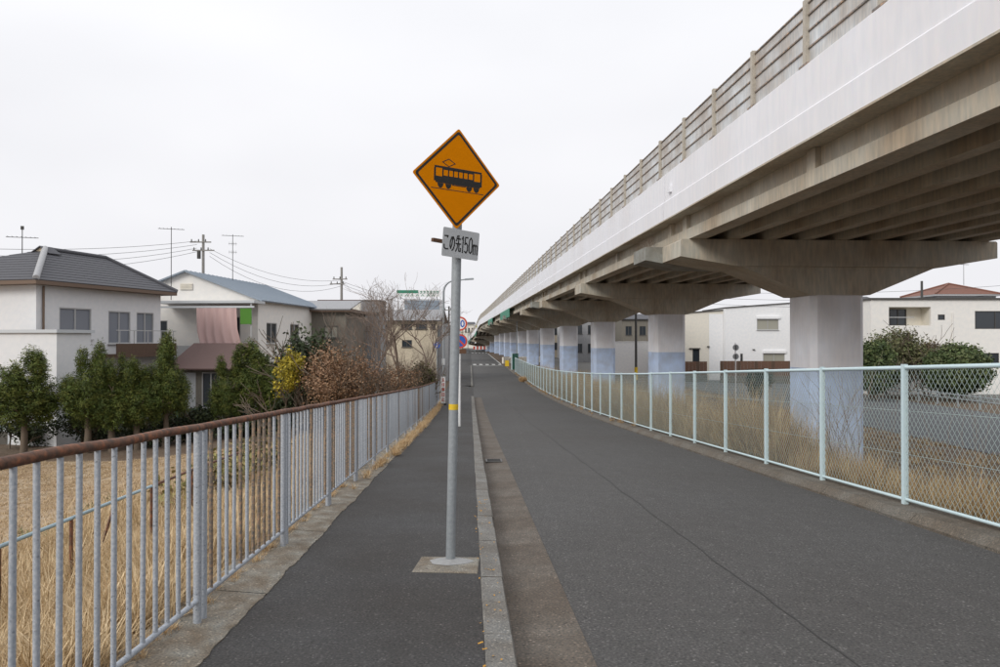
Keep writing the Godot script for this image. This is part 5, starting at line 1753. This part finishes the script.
func make_plants():
	var green := [Color(0.07, 0.098, 0.014), Color(0.088, 0.112, 0.016), Color(0.115, 0.125, 0.02), Color(0.05, 0.075, 0.012)]
	# trimmed conifers in front of the houses; three shapes shared by seven trees
	var shapes := []
	for k in 3:
		var q := RandomNumberGenerator.new()
		q.seed = 300 + k
		var lobes := []
		for j in 9:
			var a := TAU * j / 9.0
			lobes.append([Vector3(cos(a) * 0.62, 1.85 + 0.3 * q.randfn(), sin(a) * 0.62), Vector3(0.3, 0.7, 0.3)])
		for j in 6: lobes.append([Vector3(0, 1.85, 0), Vector3(0.78, 1.0, 0.78)])
		for j in 4: lobes.append([Vector3(q.randfn() * 0.3, 2.6 + 0.2 * j, q.randfn() * 0.3), Vector3(0.2, 0.55, 0.2)])
		shapes.append(crown_mesh(lobes, 2600, 14, 0.10, 0.048, green, 310 + k, 0.22, 0.9))
	var names := ["broad trimmed conifer in front of the pale annexe", "trimmed conifer with pointed tip beside the annexe corner", "small trimmed conifer under the dark balcony", "rounded trimmed conifer next to the lean-to", "tall pointed conifer before the brown awning", "short trimmed conifer before the lean-to door", "wide rounded conifer beside the yellow bush"]
	var spots := [[24, 25.0, 1.3, 1.0], [87, 25.4, 1.0, 1.03], [113, 25.8, 0.88, 0.92], [138, 26.2, 0.88, 0.9], [165, 26.8, 1.0, 1.12], [228, 28.0, 0.8, 0.9], [262, 28.4, 1.25, 1.0]]
	for i in spots.size():
		var q: Array = spots[i]
		var g := ground_at((q[0] - 500.0) / F * q[1], q[1])
		var T := thing("trimmed_conifer", names[i], "tree", g, i * 1.7, "trimmed conifers along the garden edge")
		var s := mb()
		tube(s, [Vector3(0, -0.2, 0), Vector3(0.05, 0.7, 0.03), Vector3(0.0, 1.6, 0.0)], 0.13, 0.08, 8)
		var tips := []
		var r2 := RandomNumberGenerator.new()
		r2.seed = 900 + i
		for k in 4: branches(s, Vector3(0, 1.0 + 0.15 * k, 0), Vector3(cos(k * 1.6), 1.0, sin(k * 1.6)).normalized(), 0.5, 0.035, 2, r2, tips, 0.4, 0.2)
		obj("trunk", s, M.bark, T)
		var cr := inst("crown", shapes[i % 3], M.leaf, T)
		cr.scale = Vector3(q[2], q[3], q[2])
	# bare trees and brown-leaved shrubs behind the railing
	var bank := func(x: float, d: float) -> Vector3: return ground_at((x - 500.0) / F * d, d, -0.05)
	bare_tree("tall leafless tree with fine spreading twigs before beige building", bank.call(404, 33.0), 2.45, 0.075, 5, 121, 0.55, 0.28)
	bare_tree("leafless tree leaning towards the street lamp", bank.call(424, 36.0), 2.0, 0.06, 5, 122, 0.58, 0.25)
	bare_tree("slender upright leafless tree before the grey box building", bank.call(371, 29.0), 1.75, 0.04, 4, 23, 0.36, 0.4)
	bare_tree("thin leafless sapling cluster before the cream roof", bank.call(352, 28.0), 1.8, 0.03, 4, 24, 0.25, 0.5, 2)
	bare_tree("multi stemmed leafless bush at the far railing end", bank.call(436, 40.0), 1.0, 0.03, 4, 25, 0.4, 0.3, 3)
	bare_tree("many stemmed leafless bush under the beige building", bank.call(392, 31.0), 1.1, 0.025, 4, 26, 0.35, 0.4, 4)
	bare_tree("low many stemmed leafless thicket by the railing bend", bank.call(414, 34.0), 1.0, 0.025, 4, 27, 0.4, 0.35, 4)
	var brown := [Color(0.20, 0.11, 0.06), Color(0.25, 0.145, 0.08), Color(0.145, 0.085, 0.05), Color(0.30, 0.18, 0.10)]
	var olive := [Color(0.10, 0.085, 0.04), Color(0.14, 0.105, 0.05), Color(0.085, 0.08, 0.03)]
	var dark := [Color(0.03, 0.045, 0.016), Color(0.045, 0.06, 0.02), Color(0.025, 0.035, 0.014)]
	var gb := "shrubs behind the railing"
	leafy_shrub("brown_shrub", "rusty brown leaved shrub spilling over the railing", "shrub", bank.call(352, 24.0), 2.9, 2.6, brown, 180, 0.034, 41, gb)
	leafy_shrub("brown_shrub", "low reddish brown shrub below the slender bare tree", "shrub", bank.call(378, 27.5), 2.5, 2.4, brown, 150, 0.034, 42, gb)
	leafy_shrub("brown_shrub", "sparse brown shrub beneath the tall bare tree", "shrub", bank.call(402, 31.0), 2.2, 2.4, brown, 110, 0.034, 43, gb)
	leafy_shrub("olive_shrub", "dull olive shrub near the far railing end", "shrub", bank.call(415, 34.0), 2.3, 1.7, olive, 220, 0.055, 44, gb)
	leafy_shrub("brown_shrub", "pale tan shrub next to the dark evergreen", "shrub", bank.call(334, 24.5), 3.2, 2.4, [Color(0.26, 0.15, 0.085), Color(0.32, 0.2, 0.12), Color(0.2, 0.11, 0.06)], 380, 0.036, 45, gb)
	leafy_shrub("evergreen_shrub", "tall dark evergreen shrub before the weathered house", "shrub", bank.call(308, 26.0), 4.0, 2.3, dark, 420, 0.07, 46, gb, 0.05)
	leafy_shrub("evergreen_shrub", "dark low evergreen behind the pale tan shrub", "shrub", bank.call(328, 29.0), 3.4, 2.8, dark, 360, 0.07, 47, gb, 0.05)
	leafy_shrub("evergreen_shrub", "deep green shrub beside the lean-to awning", "shrub", bank.call(286, 30.0), 3.3, 2.6, dark, 360, 0.07, 48, gb, 0.05)
	leafy_shrub("yellow_bush", "bright yellow leaved bush among the dark evergreens", "shrub", bank.call(291, 24.0), 2.65, 1.0, [Color(0.34, 0.27, 0.02), Color(0.40, 0.32, 0.03), Color(0.24, 0.21, 0.03)], 190, 0.04, 49, gb, 0.68)
	leafy_shrub("weed_clump", "low greenish yellow weeds behind the railing posts", "weeds", bank.call(205, 11.5), 0.75, 1.6, [Color(0.22, 0.2, 0.07), Color(0.3, 0.25, 0.1)], 60, 0.04, 50, gb, 0.05)
	leafy_shrub("weed_clump", "tangled green brown weeds behind the middle railing", "weeds", bank.call(248, 14.0), 0.9, 1.8, [Color(0.14, 0.14, 0.05), Color(0.26, 0.2, 0.09)], 60, 0.04, 52, gb, 0.05)
	# low dark planting along the garden fence
	var pl := ["dark low shrub under the broad conifer", "dark low shrub beside the annexe door", "dark low shrub below the balcony", "dark low shrub between two trimmed conifers", "dark low shrub at the lean-to corner", "dark low shrub before the garden wall"]
	for i in 6: leafy_shrub("garden_shrub", pl[i], "shrub", ground_at([-17.2, -15.0, -13.1, -11.6, -10.2, -8.6][i], 26.6 + 0.45 * i), 1.15 + 0.25 * (i % 2), 2.0, dark, 170, 0.05, 90 + i, "low shrubs along the garden fence", 0.02)
	# trees before the long cream house
	var gt := "evergreen trees across the side street"
	var glossy := [Color(0.065, 0.095, 0.03), Color(0.085, 0.12, 0.04), Color(0.11, 0.13, 0.05), Color(0.045, 0.065, 0.024)]
	for q in [["dense clipped evergreen dome beside the near blue column", 875, 51.0, 4.2, 2.7, 61, 1300, glossy, -1.0], ["taller loose leaved evergreen before the balcony recess", 905, 53.0, 5.6, 3.9, 62, 800, [Color(0.10, 0.12, 0.045), Color(0.13, 0.13, 0.055), Color(0.09, 0.085, 0.04), Color(0.15, 0.14, 0.07)], 0.18], ["broad clipped evergreen mound below the small window", 957, 50.0, 3.9, 4.0, 63, 1900, glossy, -1.0], ["brownish evergreen filling the gap between two clipped ones", 927, 53.5, 4.3, 3.0, 64, 420, [Color(0.09, 0.07, 0.035), Color(0.12, 0.09, 0.05)], 0.18]]:
		var g := ground_at((q[1] - 500.0) / F * q[2], q[2])
		leafy_shrub("evergreen_tree", q[0], "tree", g, q[3], q[4], q[7], q[6], 0.085, q[5], gt, q[8])
	for q in [["small dark shrub behind the fence before white house", 757, 47.0, 2.2, 1.2, 71, 160]]:
		leafy_shrub("street_shrub", q[0], "shrub", ground_at((q[1] - 500.0) / F * q[2], q[2]), q[3], q[4], dark, q[6], 0.08, q[5], gt)
	# bare twigs behind the fence near the column, dead weed on the viaduct seat
	for q in [[848, 13.2, 81, "thin bare twigs poking up beside the nearest column"], [862, 13.8, 82, "long whippy bare twigs behind the wire fence"], [985, 11.5, 83, "bare twig clump behind the near wire fence post"]]:
		var r := RandomNumberGenerator.new()
		r.seed = q[2]
		var T := thing("twig_clump", q[3], "weeds", ground_at((q[0] - 500.0) / F * q[1], q[1]), 0.0, "bare twigs behind the wire fence")
		for k in 5:
			var s := mb()
			branches(s, Vector3(r.randfn() * 0.1, -0.05, r.randfn() * 0.1), Vector3(r.randfn() * 0.25, 1, r.randfn() * 0.25).normalized(), 1.3, 0.008, 2, r, [], 0.25, 0.3)
			obj("twig", s, M.twig, T)
	var dead := thing("ledge_weed", "dead weed hanging from the viaduct seat ledge", "weeds", via(6.62, 2.92, 25.0))
	var rr := RandomNumberGenerator.new()
	rr.seed = 5
	var sw := mb()
	for k in 7: branches(sw, Vector3(0, -0.02, 0), Vector3(-0.5 + rr.randfn() * 0.4, 0.8, rr.randfn() * 0.5).normalized(), 0.32, 0.005, 3, rr, [], 0.5, 0.1)
	obj("twigs", sw, M.twig, dead)
func make_garden_fence():
	var N := thing("garden_fence", "dark green iron garden fence on a low concrete wall", "fence")
	var d0 := 27.2
	for k in 12:
		var a := Vector3(-19.8 + k * 1.2, 0, -(d0 + k * 0.28))
		var b := Vector3(-19.8 + (k + 1) * 1.2, 0, -(d0 + (k + 1) * 0.28))
		var y := low_left(28)
		var c := (a + b) / 2
		var bs := Basis(Vector3.UP, atan2(0.28, 1.2))
		var s := mb()
		bevel_box(s, c + Vector3(0, y + 0.2, 0), Vector3(1.22, 0.55, 0.15), 0.02, bs)
		obj("wall_block", s, M.grey_block, N)
		s = mb()
		box(s, c + Vector3(0, y + 1.15, 0), Vector3(1.23, 0.04, 0.04), bs); box(s, c + Vector3(0, y + 0.58, 0), Vector3(1.23, 0.04, 0.04), bs)
		obj("rail", s, M.iron_green, N)
		for j in 8:
			s = mb()
			box(s, a.lerp(b, (j + 0.5) / 8.0) + Vector3(0, y + 0.86, 0), Vector3(0.022, 0.56, 0.022), bs)
			obj("bar", s, M.iron_green, N)
		s = mb()
		box(s, a + Vector3(0, y + 0.82, 0), Vector3(0.06, 0.75, 0.06), bs)
		obj("post", s, M.iron_green, N)
	# scattered fallen leaves by the kerb
	var lit := []
	for k in 70:
		var d := rng.randf_range(3.4, 9.0)
		lit.append(Transform3D(Basis(Vector3.UP, rng.randf() * TAU).rotated(Vector3.RIGHT, rng.randf_range(-0.3, 0.3)).scaled(Vector3.ONE * rng.randf_range(0.5, 1.0)), road(rng.randf_range(0.07, 0.23) if k % 3 else rng.randf_range(0.05, 0.09), d, 0.02)))
	var s := mb()
	quad(s, Vector3(-0.011, 0, 0.005), Vector3(0.011, 0.002, 0.005), Vector3(0.009, 0.004, -0.005), Vector3(-0.009, 0.001, -0.006))
	s.generate_normals()
	scatter("fallen_leaves", "small orange leaf scraps lying along the kerb", "leaves", s.commit(), lit, M.yellow_leaf)

# ---------------------------------------------------------------- the scene
func _ready():
	rng.seed = 4711
	var cam := Camera3D.new()
	cam.name = "camera"
	add_child(cam)
	cam.position = Vector3(0, EYE, 0)
	cam.rotation.x = atan(5.5 / F)
	cam.fov = rad_to_deg(2.0 * atan(333.5 / F))
	cam.near = 0.05
	cam.far = 4000.0
	cam.current = true
	var env := Environment.new()
	env.background_mode = Environment.BG_SKY
	var sky := Sky.new()
	var sm := ProceduralSkyMaterial.new()
	sm.sky_top_color = lin(1.19, 1.23, 1.28)
	sm.sky_horizon_color = lin(0.715, 0.715, 0.745)
	sm.sky_curve = 1.71
	sm.ground_bottom_color = Color(0.35, 0.34, 0.33)
	sm.ground_horizon_color = Color(0.7, 0.7, 0.7)
	sm.sky_energy_multiplier = 1.0
	sm.sun_angle_max = 1.0
	# faint cloud tone: pale streaks over a slightly bluer ground colour
	var ci := Image.create(512, 256, false, Image.FORMAT_RGBA8)
	var cn := noise(1.0, 5, FastNoiseLite.TYPE_SIMPLEX_SMOOTH, 8)
	for y in 256:
		for x in 512:
			var lat := PI * (0.5 - (y + 0.5) / 256.0)
			var lon := TAU * (x + 0.5) / 512.0
			var v := cn.get_noise_3d(cos(lat) * cos(lon) * 1.6, sin(lat) * 5.0, cos(lat) * sin(lon) * 1.6)
			ci.set_pixel(x, y, Color(1.0, 0.985, 0.96, clampf(0.5 + v * 0.9, 0.0, 1.0)))
	sm.sky_cover = ImageTexture.create_from_image(ci)
	sm.sky_cover_modulate = Color(0.3, 0.3, 0.3)
	sky.sky_material = sm
	env.sky = sky
	env.tonemap_mode = Environment.TONE_MAPPER_LINEAR
	env.tonemap_exposure = 1.16
	env.ambient_light_source = Environment.AMBIENT_SOURCE_SKY
	env.sdfgi_enabled = true
	env.ssao_enabled = true
	env.ssil_enabled = true
	var we := WorldEnvironment.new()
	we.name = "environment"
	we.environment = env
	add_child(we)
	var sun := DirectionalLight3D.new()
	sun.name = "sun"
	add_child(sun)
	sun.look_at_from_position(Vector3.ZERO, -Vector3(-0.57, 0.5, 0.66))
	sun.light_energy = 0.5
	sun.light_color = Color(1.0, 0.99, 0.97)
	sun.light_angular_distance = 25.0
	sun.shadow_enabled = true
	make_materials()
	mat("yellow_leaf", lin(0.55, 0.28, 0.03), 0.8)
	make_ground()
	make_road()
	make_viaduct()
	make_left_houses()
	make_middle_houses()
	make_right_houses()
	make_far_town()
	make_railing()
	make_wire_fence()
	make_warning_sign()
	make_small_signs()
	make_poles()
	make_low_pipe()
	make_garden_fence()
	make_plants()
	make_grass()
